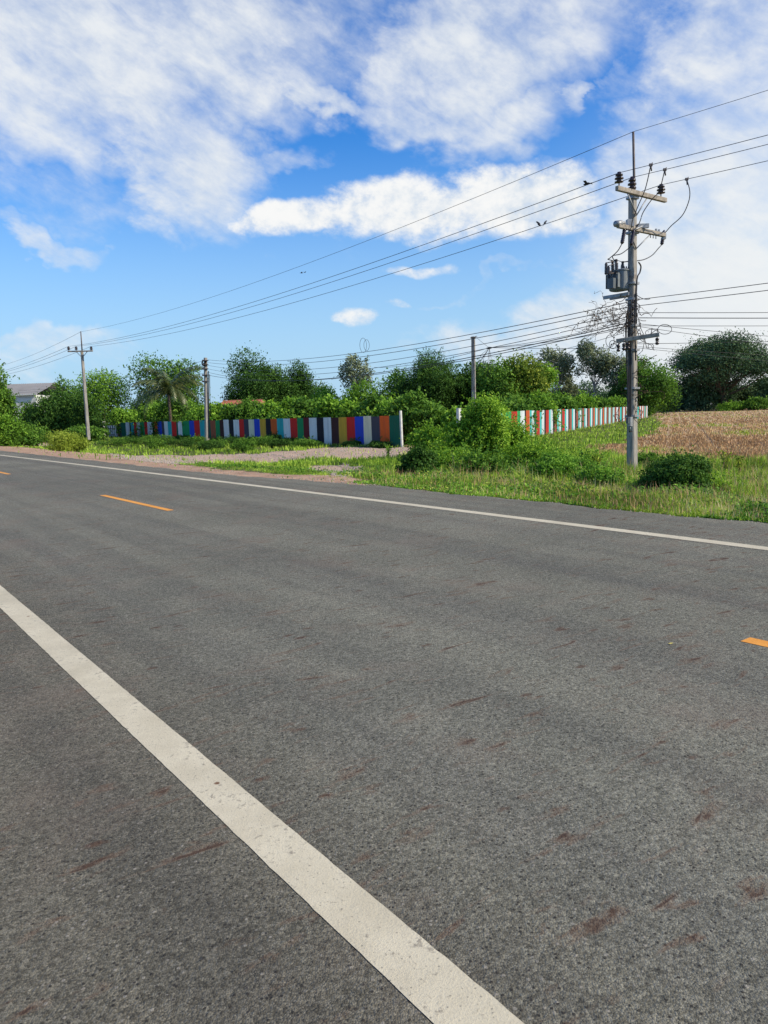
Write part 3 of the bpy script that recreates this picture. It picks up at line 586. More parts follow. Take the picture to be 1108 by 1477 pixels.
# ------------------------------------------------------------------ orchard rows and shrubs
Gp = 'orchard shrubs behind the left fence'
desc = ['first', 'second', 'third', 'fourth', 'fifth', 'sixth', 'seventh', 'eighth', 'ninth', 'tenth', 'eleventh', 'twelfth', 'thirteenth', 'fourteenth']
orch = [(188, 590, 96, 40), (222, 580, 88, 46), (252, 572, 80, 52), (286, 580, 74, 40), (318, 584, 70, 44), (350, 576, 66, 46), (384, 580, 63, 44), (414, 574, 61, 46), (446, 576, 58, 46), (478, 573, 57, 48), (508, 577, 55, 46), (536, 571, 54, 46), (562, 577, 53, 44)]
for i, (px, tp, Y, wp_) in enumerate(orch):
    Y = on_line(px, FA, FB)[0].y + wp_ * 1.25 * .6 / F_PX * Y + 3.6
    T(px, tp - 4, Y, wp_ * 1.25, desc[i] + ' of the broad-leaved orchard shrubs behind the left fence, counted from its far left end', name='orchard_shrub', cat='shrub', leaf=['bright', 'bright', 'mid'][i % 3], n=4800, shoots=24, size=.30, low=-.02, lobes=12, trunk=.07, asp=.6, group=Gp)
T(605, 563, 50, 92, 'big leafy orchard tree filling the gap right of the fence end post', name='orchard_tree', leaf='mid', n=9000, size=.27, low=-.02, lobes=18, trunk=.1, asp=.6, extra=[(-1.2, 0, .9, .9, .8, .9)])
T(650, 585, 48, 40, 'smaller orchard tree behind the white gate post', name='orchard_tree', leaf='bright', n=3500, size=.25, low=-.02, trunk=.08, asp=.6)
for i, (px, tp, Y, wp_) in enumerate([(700, 576, 58, 50), (742, 572, 62, 46), (776, 566, 72, 42), (806, 567, 82, 38), (836, 569, 94, 36), (862, 573, 106, 32), (886, 574, 118, 30)]):
    Y = max(Y * .9, on_line(min(px + 14, 925), RA, RB)[0].y + wp_ * .7 / F_PX * Y + 1.0)
    T(px, tp - 2, Y, wp_ * 1.3, desc[i] + ' of the orchard shrubs behind the right fence, counted from the bare post', name='orchard_shrub', cat='shrub', leaf='mid' if i % 2 else 'bright', n=3600, size=.32, low=-.02, lobes=11, trunk=.08, asp=.5, group='orchard shrubs behind the right fence')
# creepers and bushes in front of the fences
def bush(px, top, Y, wpx, label, name='bush', base=None, **kw):
    kw.setdefault('low', -.04); kw.setdefault('trunk', .05); kw.setdefault('cat', 'bush'); kw.setdefault('bottom', -.35)
    return T(px, top, Y, wpx, label, name=name, **kw)
bush(700, 569, 28, 66, 'tall creeper-covered bush smothering the foot of the bare concrete post', leaf='vine', n=15000, size=.105, shoots=260, slen=2.0, lobes=24, lobe=.34, core=.2, asp=.6)
bush(668, 604, 28, 44, 'left shoulder of the creeper-covered bush', leaf='vine', n=7000, size=.12, shoots=260, slen=2.0, lobes=12, lobe=.34, asp=.6)
bush(742, 612, 29.5, 36, 'paler creeper mound right of the tall creeper bush', leaf='vine', n=5000, size=.11, shoots=260, slen=2.0, lobes=12, lobe=.34, asp=.6)
bush(618, 614, 32, 40, 'creeper mound between the fence end post and the tall creeper bush', leaf='vine', n=6500, size=.12, shoots=260, slen=2.0, lobes=14, lobe=.34, asp=.6)
bush(600, 643, 21.5, 52, 'low round dark green bush in the verge at the end of the gravel', leaf='dark', n=6500, size=.09, lobes=12, asp=.6)
bush(700, 655, 22.5, 60, 'low leafy mound in front of the tall creeper bush', leaf='mid', n=5500, size=.10, shoots=260, slen=2.0, lobes=12, asp=.6)
bush(981, 662, 14.6, 98, 'dark creeper mound in the verge right of the large power pole', leaf='dark', n=17000, size=.06, shoots=200, slen=1.4, lobes=20, lobe=.36, asp=.6, core=.25, hs=1.1)
bush(655, 645, 24, 66, 'tangle of low creepers joining the two creeper mounds', leaf='vine', n=3200, size=.10, lobes=12, lobe=.32, asp=.5, shoots=140, slen=2.4)
bush(765, 636, 26, 76, 'sprawl of creepers trailing right from the tall creeper bush', leaf='vine', n=3400, size=.10, lobes=14, lobe=.30, asp=.5, shoots=160, slen=2.6)
bush(842, 655, 23, 74, 'loose tall weeds between the creepers and the large power pole', leaf='weed', n=2400, size=.10, lobes=14, lobe=.28, asp=.3, shoots=160, slen=2.6)
bush(945, 690, 15.5, 60, 'fresh green weeds trailing left from the dark creeper mound', leaf='weed', n=1800, size=.065, lobes=10, lobe=.3, asp=.35, shoots=120, slen=2.5)
bush(1030, 690, 15.0, 66, 'fresh green weeds trailing right from the dark creeper mound', leaf='vine', n=1900, size=.065, lobes=10, lobe=.3, asp=.4, shoots=120, slen=2.5)
bush(800, 652, 20, 70, 'leafy knee-high plant mound in front of the striped fence', leaf='weed', n=4500, size=.10, lobes=14, lobe=.3, asp=.35)
bush(870, 668, 17.5, 60, 'leafy weed clump left of the foot of the large power pole', leaf='weed', n=2600, size=.085, lobes=10, lobe=.3, asp=.4)
bush(928, 652, 24.5, 46, 'leafy weed clump close behind the foot of the large power pole', leaf='mid', n=2600, size=.09, lobes=10, lobe=.3, asp=.4)
T(46, 580, 98, 34, 'small bushy tree half covering the warehouse wall', leaf='mid', n=2500, size=.34, low=.0, lobes=8)
bush(86, 621, 48, 40, 'yellow green feathery bush near the road at the far left', leaf='yellow', n=4500, size=.17, lobes=10, asp=.22)
bush(108, 630, 49, 30, 'lower part of feathery bush trailing right of the yellow green one', leaf='yellow', n=2000, size=.17, lobes=7, asp=.22)
bush(10, 598, 62, 34, 'leafy bush at the foot of the tree cut off by the left edge', leaf='bright', n=2500, size=.24, lobes=8)
Gw = 'dark weed clumps along the foot of the left fence'
wd = [(150, 626, 66), (172, 624, 64), (196, 626, 61), (216, 622, 58), (240, 628, 56), (262, 624, 54), (286, 626, 52), (310, 628, 50), (336, 626, 49), (362, 628, 48), (392, 623, 47), (418, 629, 46), (447, 632, 45), (505, 634, 44), (545, 634, 43.6)]
for i, (px, tp, Y) in enumerate(wd):
    Y = on_line(px, FA, FB)[0].y - 1.3
    bush(px, tp + (7 if px < 200 else 4 if px < 360 else 2), Y, random.uniform(22, 32), (desc + ['fifteenth'])[i] + ' weed clump at the foot of the left coloured fence, counted from the gate', name='weed_clump', cat='weeds', leaf='dark' if i % 3 else 'weed', n=1300, size=.17, lobes=8, asp=.35, group=Gw)
wr = [(185, 640), (206, 643), (232, 641), (258, 645), (281, 642), (306, 646), (330, 643), (352, 647), (378, 644), (404, 646), (436, 645), (222, 648), (296, 650), (160, 645), (345, 651)]
for i, (px, by) in enumerate(wr):
    g = G(px, by); T(px, by - 11 - random.uniform(0, 5), g.y, random.uniform(30, 46), (desc + ['fifteenth'])[i] + ' leafy weed patch on the strip between gravel track and left fence', name='weed_clump', cat='weeds', leaf='mid' if i % 3 else 'dark', n=1500, size=.13, lobes=9, asp=.35, low=-.04, trunk=.03, group='leafy weed patches between gravel and left fence')
for (px, tp, Y, nm) in [(40, 612, 84, 'left'), (118, 613, 82, 'middle'), (20, 616, 70, 'front')]:
    bush(px, tp, Y, 60, 'low hedge-like growth below the dark spreading tree, %s part' % nm, leaf='mid', n=2200, size=.3, lobes=8)

# ------------------------------------------------------------------ coconut palm
pb = P(243, 600, 86.); pb = onground(pb.x, pb.y); ptop = P(243, 566, 86.)
pr = thing('coconut_palm', pb, 'coconut palm with arching fronds behind the left fence', 'palm tree')
mb = MB(); mb.tube([pb - Vector((0, 0, .3)), pb.lerp(ptop, .4) + Vector((.15, 0, 0)), ptop], [.24, .17, .15], 8); mb.build('trunk', M['bark'], pr)
for i in range(19):
    az = i * 2.4 + random.uniform(-.2, .2); up = [1.35, 1.15, .95, .7, .45, .2, -.1][i % 7]; Lf = random.uniform(4.6, 5.6)
    hd = Vector((math.cos(az), math.sin(az) * .9, 0)); pts = []; p = Vector(ptop); ang = up; dv = []
    for k in range(15):
        pts.append(p.copy()); v = hd * math.cos(ang) + Vector((0, 0, math.sin(ang))); dv.append(v); p = p + v * Lf / 14; ang -= .115 if up > .9 else .145
    mbf = MB(); mbf.tube(pts, [.05 * (1 - k / 15) + .008 for k in range(15)], 4, False)
    vs, fs, ti = list(mbf.v), [tuple(f) for f in mbf.f], [.8] * len(mbf.v); side = hd.cross(Vector((0, 0, 1)))
    for k in range(1, 15):
        for sub in range(3):
            q = pts[k - 1].lerp(pts[k], sub / 3); ll = 1.05 * math.sin(math.pi * (.12 + .8 * (k + sub / 3) / 15)) + .15
            for sg in (-1, 1):
                e = q + side * sg * ll * .72 + dv[k] * ll * .4 + Vector((0, 0, -ll * random.uniform(.35, .8))); wv = dv[k] * .045; o_ = len(vs)
                vs += [q - wv, q + wv, q.lerp(e, .6) + wv + Vector((0, 0, .05)), e]; fs.append((o_, o_ + 1, o_ + 2, o_ + 3)); ti += [random.uniform(.2, 1)] * 4
    me = bpy.data.meshes.new('frond'); me.from_pydata([tuple(v) for v in vs], [], fs); at = me.attributes.new('tint', 'FLOAT', 'POINT'); at.data.foreach_set('value', ti); link('frond', me, pr, mat=LEAF['palm'])

# ------------------------------------------------------------------ grass, weeds, straw
pole_b = P(912, 686, 23.4); pole_b.z = -.66
def grass_points(n, Y0, Y1, px0=-60, px1=1170, power=1.):
    u = rng.random(n); Y = 1 / (1 / Y0 + u * (1 / Y1 - 1 / Y0)) if power == 1. else (Y0 ** (1 - power) + u * (Y1 ** (1 - power) - Y0 ** (1 - power))) ** (1 / (1 - power))
    px = rng.uniform(px0, px1, n); x = (px - CX) / F_PX * Y * 1.008 + .0; return x, Y
def patch(x, y, sc_, seed):
    r_ = np.random.default_rng(seed); o = np.zeros_like(x)
    for k in range(5):
        a, b, c_ = r_.normal(0, 1, 3); f = sc_ * (1.6 ** k); o += np.sin(x * a * f + y * b * f + c_ * 9) / (1.35 ** k)
    return o
def blades(x, y, h, wd_, tint, lean=.35):
    n = len(x); z = hz(x, y); b = np.stack([x, y, z - .02], 1); az = rng.uniform(0, 2 * np.pi, n); s_ = np.stack([np.cos(az), np.sin(az), 0 * az], 1)
    az2 = rng.uniform(0, 2 * np.pi, n); ln = np.abs(rng.normal(0, lean, n)); l_ = np.stack([np.cos(az2) * ln, np.sin(az2) * ln, 0 * az], 1)
    h = h[:, None]; wv = (wd_[:, None] if np.ndim(wd_) else wd_) * s_ * .5
    mid = b + l_ * h * .35 + np.array([0, 0, 1.]) * h * .6; tip = b + l_ * h * 1.1 + np.array([0, 0, 1.]) * h * (1 - .25 * ln[:, None])
    v = np.stack([b - wv, b + wv, mid + wv * .8, tip, mid - wv * .8], 1).reshape(-1, 3); i = np.arange(n) * 5
    f = np.concatenate([np.stack([i, i + 1, i + 2, i + 4], 1)]); f3 = np.stack([i + 4, i + 2, i + 3, i + 3], 1)
    # degenerate-free: tip faces as thin quads
    v2 = v.copy(); V = np.concatenate([v, (tip + wv * .04)]); f3 = np.stack([i + 4, i + 2, 5 * n + np.arange(n), i + 3], 1)
    ti = np.concatenate([np.repeat(tint, 5), tint]); return V, np.concatenate([f, f3]), ti
def on_verge(x, y):
    L, s = LS(x, y); m_ = L > far_edge(s) - .02
    jx = x + .25 * np.sin(y * 3.1) + .12 * np.sin(x * 9); jy = y + .35 * np.sin(x * 2.3) + .15 * np.sin(y * 8)
    bare = inpoly(RED, jx, jy) | inpoly(GRV, jx, jy) | inpoly(GR2, jx, jy) | inpoly(GR3, jx, jy) | inpoly(FLD, jx, jy) | (inpoly(RUB, jx, jy) & (rng.random(len(x)) < .6))
    sparse = patch(x, y, .9, 5) > 1.0; left = (L > 9) & (y > 22) & (x < .3) & (L < 24); keep = ~(sparse & left & (rng.random(len(x)) < .75))
    stray = rng.random(len(x)) < .035
    return m_ & (~bare | (stray & ~inpoly(FLD, jx, jy))) & keep
def build_grass(name, n, Y0, Y1, hfun, wfun, leaf, label, px0=-60, px1=1170, thr=None, lean=.35, tintf=None):
    x, y = grass_points(n, Y0, Y1, px0, px1); k = on_verge(x, y)
    if thr is not None: k &= thr(x, y)
    x, y = x[k], y[k]; h = hfun(x, y) * rng.uniform(.5, 1.25, len(x)); ti = np.clip(.5 + .14 * patch(x, y, .5, 3) + rng.normal(0, .2, len(x)) if tintf is None else tintf(x, y), 0, 1)
    v, f, t_ = blades(x, y, h, wfun(x, y), ti, lean); return tag(link(name, fastmesh(name, v, f, dict(tint=t_)), mat=LEAF[leaf]), label, 'grass', kind='stuff')
def hgrass(x, y):
    L, s = LS(x, y); e = .35 * sstep(0, 1.2, L - far_edge(s)) + .65 * sstep(2, 6, L - far_edge(s)); lft = sstep(1.5, -2.5, x) * (y < 70)
    return (.07 + .22 * e * (1 + .5 * np.clip(patch(x, y, .7, 8), -1.3, 1.8))) * (1 - .62 * lft)
build_grass('grass', 300000, 8.5, 34, hgrass, lambda x, y: .007 + y * .00055, 'grass', 'yellow green verge grass between the asphalt and the fences')
build_grass('tall_grass', 70000, 30, 150, lambda x, y: .22 + 0 * x, lambda x, y: .012 + y * .0009, 'grass', 'far verge grass along the fences and field edge')
# seeding stalks, straw coloured
def seedthr(x, y): return (rng.random(len(x)) < .75) & (x > -1.2)
build_grass('seeding_grass', 36000, 8.8, 24, lambda x, y: hgrass(x, y) * 1.45 + .05, lambda x, y: .004 + y * .0003, 'straw', 'pale seeding grass stalks on the verge at the right', thr=seedthr, lean=.3)
def weeds(name, n, Y0, Y1, size, hmax, leaf, label, thr, px0=-60, px1=1170):
    x, y = grass_points(n, Y0, Y1, px0, px1); k = on_verge(x, y) & thr(x, y); x, y = x[k], y[k]; m_ = patch(x, y, 1.1, 21)
    z = hz(x, y) + rng.random(len(x)) * hmax * np.clip(.55 + .35 * m_, .1, 1.5) * sstep(0, 1.5, LS(x, y)[0] - 9.3)
    ti = np.clip(.5 + .12 * patch(x, y, .8, 31) + rng.normal(0, .2, len(x)), 0, 1)
    v, f, t_ = leaves(np.stack([x, y, z + .02], 1), size * (1 + y / 60), np.tile([0, -.2, .8], (len(x), 1)), ti, .45)
    return tag(link(name, fastmesh(name, v, f, dict(tint=t_)), mat=LEAF[leaf]), label, 'weeds', kind='stuff')
weeds('ground_weeds', 150000, 9, 36, .055, .24, 'weed', 'broad leaved green weeds mixed into the verge', lambda x, y: (patch(x, y, .9, 41) > -.7) & (x > -1.5))
weeds('creeping_weeds', 70000, 12, 48, .055, .10, 'bright' if False else 'weed', 'low creeping weeds on the verge left of the bushes', lambda x, y: (x < .5) & (patch(x, y, 1.2, 43) > -.4))
weeds('yellow_weeds', 36000, 10, 40, .05, .33, 'yellow', 'yellow green tips of flowering weeds on the right verge', lambda x, y: (x > 0) & (patch(x, y, 1.0, 47) > .1))
for i, (px, py, hh) in enumerate([(742, 668, 1.5), (752, 664, 1.25), (768, 672, 1.1), (728, 660, 1.7), (782, 660, 1.0), (858, 690, .7), (842, 684, .8), (1046, 690, .8), (560, 664, .6), (1068, 694, .7)]):
    g = G(px, py); root = thing('tall_weed', g, ['tallest', 'slim', 'leaning', 'grassy', 'short', 'low', 'bushy', 'pale', 'lone', 'farthest right'][i] + ' tall weed stalk rising from the verge ' + ('beside the creeper bush' if px < 800 and px > 600 else 'near the large power pole' if px < 900 and px > 800 else 'right of the dark creeper mound' if px > 1000 else 'at the end of the gravel track'), 'weed', 'tall weed stalks on the verge')
    mb = MB(); pts_ = []
    for q_ in range(5):
        a_ = random.uniform(0, 6.28); ln_ = random.uniform(.1, .3) * hh; p_ = [g + Vector((math.cos(a_) * ln_ * k_ * k_, math.sin(a_) * ln_ * k_ * k_, hh * k_ * random.uniform(.9, 1))) for k_ in (0, .35, .7, 1.)]
        mb.tube(p_, [.008, .007, .005, .003], 4, False); pts_ += [p_[j].lerp(p_[j + 1], random.random()) for j in (0, 1, 1, 2, 2, 2) for _ in range(5)]
    mb.build('stem', M['vine_dead'] if i % 3 == 2 else M['bark'], root); v, f, ti = leaves(np.array([tuple(p_) for p_ in pts_]) + rng.normal(0, .03, (len(pts_), 3)), .12, None, None, .25); link('foliage', fastmesh('foliage', v, f, dict(tint=ti)), root, mat=LEAF['yellow' if i % 2 else 'weed'])
# field stubble
x, y = grass_points(190000, 22, 235, 840, 1400); k = inpoly(FLD, x + .6 * np.sin(y), y + .8 * np.sin(x * 1.1)); x, y = x[k], y[k]
rowp = np.sin((x * .93 - y * .36) * 2 * np.pi / 1.1); k = (rng.random(len(x)) < .55 + .35 * rowp); x, y = x[k], y[k]
gp = patch(x, y, .09, 61); ti = np.clip(.45 + .1 * gp + rng.normal(0, .2, len(x)), 0, 1); green = (gp > .9 + rng.normal(0, .3, len(x)))
for nm, kk, lf, lb in (('field_stubble', ~green, 'straw', 'dry reddish brown stubble across the harvested field'), ('field_grass', green & (rng.random(len(x)) < .6), 'yellow', 'patches of yellow green regrowth in the brown field')):
    xx, yy = x[kk], y[kk]; v, f, t_ = blades(xx, yy, rng.uniform(.10, .26, len(xx)), .012 + yy * .0009, ti[kk], .4); tag(link(nm, fastmesh(nm, v, f, dict(tint=t_)), mat=LEAF[lf]), lb, 'field', kind='stuff')
# gravel stones on track and edge
def stones(name, n, poly_test, Y0, Y1, size, label, px0=-60, px1=1170, matn='pebble'):
    x, y = grass_points(n, Y0, Y1, px0, px1); k = poly_test(x, y); x, y = x[k], y[k]; m_ = len(x); c_ = np.stack([x, y, hz(x, y) + .004], 1); s_ = size * rng.uniform(.4, 1.5, m_) * (1 + y / 80)
    octv = np.array([[1, 0, 0], [0, 1, 0], [-1, 0, 0], [0, -1, 0], [0, 0, .8], [0, 0, -.6]]); v = c_[:, None] + octv[None] * s_[:, None, None] * rng.uniform(.6, 1.3, (m_, 6, 1)); i = (np.arange(m_) * 6)[:, None]
    ff = np.array([[0, 1, 4], [1, 2, 4], [2, 3, 4], [3, 0, 4], [1, 0, 5], [2, 1, 5], [3, 2, 5], [0, 3, 5]]); F3 = (i[:, :, None] + ff[None]).reshape(-1, 3)
    tag(link(name, fastmesh(name, v.reshape(-1, 3), F3), mat=M[matn]), label, 'stones', kind='stuff')
stones('gravel_stones', 60000, lambda x, y: inpoly(GRV, x, y) | inpoly(GR2, x, y) | inpoly(RUB, x, y), 20, 110, .018, 'loose pale gravel on the track before the left fence', 0, 640)
def edge_t(x, y):
    L, s = LS(x, y); return (L > far_edge(s) - .05) & (L < far_edge(s) + .6) | (inpoly(RED, x, y) & (rng.random(len(x)) < .4))
stones('edge_gravel', 30000, edge_t, 8.5, 45, .014, 'small stones along the crumbling asphalt edge')

# ------------------------------------------------------------------ power poles
HVN = Vector((N[0], N[1], 0)); HVU = Vector((U[0], U[1], 0))
def at_pole(px, py, pt): # point on the ray at the pole's own distance
    return P(px, py, pt.y)
def insulator(mb, c, h=.32, r=.11, pin=.12):
    c = Vector(c); mb.tube([c, c + Vector((0, 0, pin))], .018, 6); a = c + Vector((0, 0, pin)); b = a + Vector((0, 0, h))
    mb.lathe(a, b, [(0, r * .35), (.05, r * .95), (.12, r), (.2, r * .5), (.32, r * .5), (.36, r), (.46, r * .95), (.54, r * .5), (.62, r * .5), (.66, r * .85), (.78, r * .8), (.84, r * .45), (1, r * .4), (1.02, .02)], 12)
    return b
pole = thing('power_pole', pole_b, 'tall square concrete power pole with crossarms in the grass verge on the right', 'power pole')
ptop_ = P(912.5, 277, 23.4)
mb = MB(); mb.bar(pole_b - Vector((0, 0, .5)), ptop_, .27, .27, w2=.19, up=(U[0], U[1], 0), chamfer=.12); mb.build('shaft', M['concrete'], pole)
def pole_at(py): tt = (P(912, py, 23.4).z - pole_b.z) / (ptop_.z - pole_b.z); return pole_b.lerp(ptop_, tt)
# top crossarm
ac = pole_at(281) - HVU * .17; aL = ac - HVN * 1.0; aR = ac + HVN * 1.45
arm = MB(); arm.bar(aL, aR, .11, .13, chamfer=.08); armo = arm.build('crossarm', M['arm'], pole)
mb = MB(); mb.tube([ac - HVN * .5 - Vector((0, 0, .05)), pole_at(312) - HVU * .14], .02, 5); mb.tube([ac + HVN * .5 - Vector((0, 0, .05)), pole_at(312) - HVU * .14], .02, 5); mb.build('arm_brace', M['galv'], pole)
ins_pos = []
for tt, hh in ((-.9, .30), (1.2, .28)):
    mb = MB(); b = insulator(mb, ac + HVN * tt + Vector((0, 0, .06)), hh, .13, .10); mb.build('insulator', M['porcelain'], pole); ins_pos.append(b)
mb = MB(); b = insulator(mb, pole_at(279) - HVN * .06 - HVU * .02, .36, .13, .10); mb.build('insulator', M['porcelain'], pole); ins_pos.insert(1, b)
rod0 = ptop_ + HVN * .14 - Vector((0, 0, .9)); rod1 = P(913.5, 190, 23.4); MB().tube([rod0, rod0.lerp(rod1, .5), rod1], [.045, .04, .035], 8).build('earth_wire_rod', M['rod'], pole)
# second (cutout) crossarm, two lengths
bc = pole_at(333) - HVU * .17; bL = bc - HVN * .95; bR = bc + HVN * 1.4
MB().bar(bL, bR, .11, .12, chamfer=.08).build('crossarm', M['arm'], pole)
mb = MB(); mb.tube([bc + HVN * .75, pole_at(360) - HVU * .13], .018, 5); mb.tube([bc - HVN * .45, pole_at(360) - HVU * .13], .018, 5); mb.build('arm_brace', M['galv'], pole)
mb = MB(); mb.tube([bL + Vector((-.08, 0, .05)), bL + HVN * .16 + Vector((0, 0, .09))], [.09, .09], 8); mb.tube([bL + HVN * .16 + Vector((0, 0, .09)), bL + HVN * .3 + Vector((0, 0, .12))], .05, 6); mb.build('arm_end_clamp', M['galv'], pole)
for k in (.35, .5, .65, 1.9, 2.05): MB().box(bL + HVN * k + Vector((0, 0, .085)), (.05, .05, .10)).build('bolt', M['galv'], pole)
for k in (1.62, 1.76, 1.9): MB().tube([bL + HVN * k - Vector((0, 0, .05)), bL + HVN * k - Vector((0, 0, .16))], .015, 5).build('bolt', M['galv'], pole)
def cutout(c, sgn=1):
    """fuse cutout: ribbed porcelain body, hinged fuse tube beside it, top and bottom clips"""
    c = Vector(c); d = Vector((-.28 * HVN.x, -.28 * HVN.y, -1)).normalized(); a = c + Vector((0, 0, .22)); b = a + d * .46; off = Vector((.20, -.06, .0))
    m_ = MB(); m_.lathe(a, b, [(0, .03)] + [(.06 + .055 * k, .062 if k % 2 else .042) for k in range(16)] + [(1, .03)], 10); o = m_.build('fuse_cutout', M['porcelain'], pole)
    m_ = MB(); m_.tube([a + off * .2, a + off], .015, 5); m_.tube([a + off + Vector((0, 0, .02)), b + off], .026, 6); m_.tube([b - d * .02, b + off], .016, 5); m_.tube([c, a + d * .2], .02, 5); m_.build('fuse_tube', M['rod'], o)
    return a, b
cuts = [cutout(P(901, 341, 22.9)), cutout(P(914, 343, 23.0)), cutout(P(958, 343, 24.3))]
for a_, b_, bx_ in ((bc - HVN * .38 + Vector((0, 0, .14)), cuts[0][0], (.2, .16, .2)), (bc + HVN * .2 + Vector((0, 0, .12)) - HVU * .05, cuts[1][0], (.34, .1, .12)), (bR - Vector((0, 0, .04)), cuts[2][0], (.08, .1, .16))):
    mb = MB(); mb.tube([a_, b_], .026, 6); mb.box(a_, bx_); mb.build('cutout_bracket', M['galv'], pole)
# low voltage arm and cable brackets
lc = pole_at(487) - HVU * .16; la, lb_ = P(889, 492, 23.0), P(951, 482.5, 22.6); sh = lc - pole_at(487)
MB().bar(la, lb_, .11, .12, chamfer=.08).build('low_crossarm', M['arm'], pole)
for (px, py) in ((892, 502), (900, 500), (906, 499), (948, 492)):
    q = P(px, py, 22.85); mb = MB(); mb.lathe(q - Vector((0, 0, .11)), q + Vector((0, 0, .1)), [(0, .03), (.1, .055), (.3, .06), (.4, .03), (.6, .03), (.7, .06), (.9, .055), (1, .03)], 8); mb.tube([q - HVN * .09, q + HVN * .09], .014, 5)
    mb.tube([q + Vector((0, 0, .1)), q + Vector((0, 0, .2))], .012, 5); mb.build('spool_insulator', M['porcelain'], pole)
mb = MB()
for k, py in enumerate((436, 446, 455, 464)):
    q = pole_at(py) - HVN * .02 - HVU * .14; mb.lathe(q - HVN * .16 - Vector((0, 0, .05)), q - HVN * .16 + Vector((0, 0, .05)), [(0, .03), (.2, .05), (.5, .03), (.8, .05), (1, .03)], 8); mb.box(q, (.05, .05, .9 if k == 1 else .1))
mb.build('cable_rack', M['porcelain'], pole)
mb = MB()
for py in (286, 336, 409, 432, 470, 505, 560, 600): q = pole_at(py); mb.bar(q - Vector((0, 0, .03)), q + Vector((0, 0, .03)), .245 + .0002 * py, chamfer=.12)
mb.build('strap', M['galv'], pole)
# conduit and cables running down the pole
def curve(pts, n=8):
    pts = [Vector(p) for p in pts]; out = []
    for i in range(len(pts) - 1):
        p0 = pts[max(i - 1, 0)]; p1 = pts[i]; p2 = pts[i + 1]; p3 = pts[min(i + 2, len(pts) - 1)]
        for k in range(n):
            u_ = k / n; out.append(.5 * ((2 * p1) + (p2 - p0) * u_ + (2 * p0 - 5 * p1 + 4 * p2 - p3) * u_ ** 2 + (3 * p1 - p0 - 3 * p2 + p3) * u_ ** 3))
    return out + [pts[-1]]
front = -HVN * .02 + Vector((-.05, -.2, 0))
mb = MB()
for dx_, r_ in ((.02, .022), (.06, .018)): mb.tube(curve([P(921, 378, 23.2), P(924.5, 384, 23.2), P(923, 393, 23.2), P(919.5, 400, 23.15), P(917 + dx_ * 20, 420, 23.1), P(916, 470, 23.1), P(917, 520, 23.1)]), r_, 6)
mb.build('riser_cable', M['cable'], pole)
mb = MB()
for k in range(7):
    xo = random.uniform(-5, 1); mb.tube(curve([P(912 + xo, 432 + 6 * k, 23.1), P(909 + xo + random.uniform(-2, 2), 470, 23.1), P(909 + xo, 520, 23.08), P(908.5 + xo * .4 + random.uniform(-1.5, 1.5), 560 + 10 * k, 23.08), P(908 + xo * .4, 603, 23.08)]), .016 + .01 * random.random(), 5)
mb.build('service_cable', M['cable'], pole)
q = P(909, 608, 23.05); mb = MB(); mb.bar(q - Vector((0, 0, .14)), q + Vector((0, 0, .14)), .15, .12, chamfer=.15); mb.tube([q - Vector((0, 0, .14)), q - Vector((0, 0, .28))], .02, 6); mb.build('meter_box', M['galv'], pole)
q = P(905.5, 606, 23.0); MB().bar(q - Vector((0, 0, .1)), q + Vector((0, 0, .08)), .08, .09).build('switch_box', M['tank2'], pole)
# dead creeper clinging to the pole and tangled on the cables
def tangle(name, label, area, n, parent=None, rr=.006):
    mb = MB(); lv = []
    for k in range(n):
        p = area(); pts = [p]; d = Vector(sphere_pts(1)[0]) * .12
        for j in range(random.randint(5, 12)):
            d = (d + Vector(rng.normal(0, .06, 3))); d = d.normalized() * .11; d.z -= .012; p = p + d; pts.append(p)
            if random.random() < .5: lv.append(tuple(p))
        mb.tube(pts, rr, 4, False)
    return mb, lv
def area_cab():
    u_ = random.random() ** .8; px = 906 - 56 * u_ + rng.normal(0, 3); py = 440 + 10 * u_ + abs(rng.normal(0, 17)) * (1.15 - .5 * u_); return P(px, py, 23.2 + rng.normal(0, .25))
root = thing('dead_creeper', P(880, 460, 23.3), 'dead brown creeper tangled in the cables left of the large power pole', 'creeper')
mb, lv = tangle('stems', '', area_cab, 62, rr=.0045); mb.build('stems', M['vine_dead'], root)
v, f, ti = leaves(np.array(lv), .05, None, None, .7); link('dry_leaves', fastmesh('dry_leaves', v, f, dict(tint=ti)), root, mat=LEAF['deadleaf'])
def area_pole():
    py = random.choice([random.uniform(432, 500), random.uniform(432, 530), random.uniform(540, 600)]); q = pole_at(py); a_ = random.uniform(0, 6.28); return q + Vector((math.cos(a_) * .19, math.sin(a_) * .19, 0))
root = thing('dead_creeper', pole_at(480), 'dark dead creeper wrapped round the middle of the large power pole', 'creeper')
mb, lv = tangle('stems', '', area_pole, 55, rr=.009); mb.build('stems', M['vine_dead'], root)
v, f, ti = leaves(np.array(lv), .055, None, None, .7); link('dry_leaves', fastmesh('dry_leaves', v, f, dict(tint=ti)), root, mat=LEAF['deadleaf'])

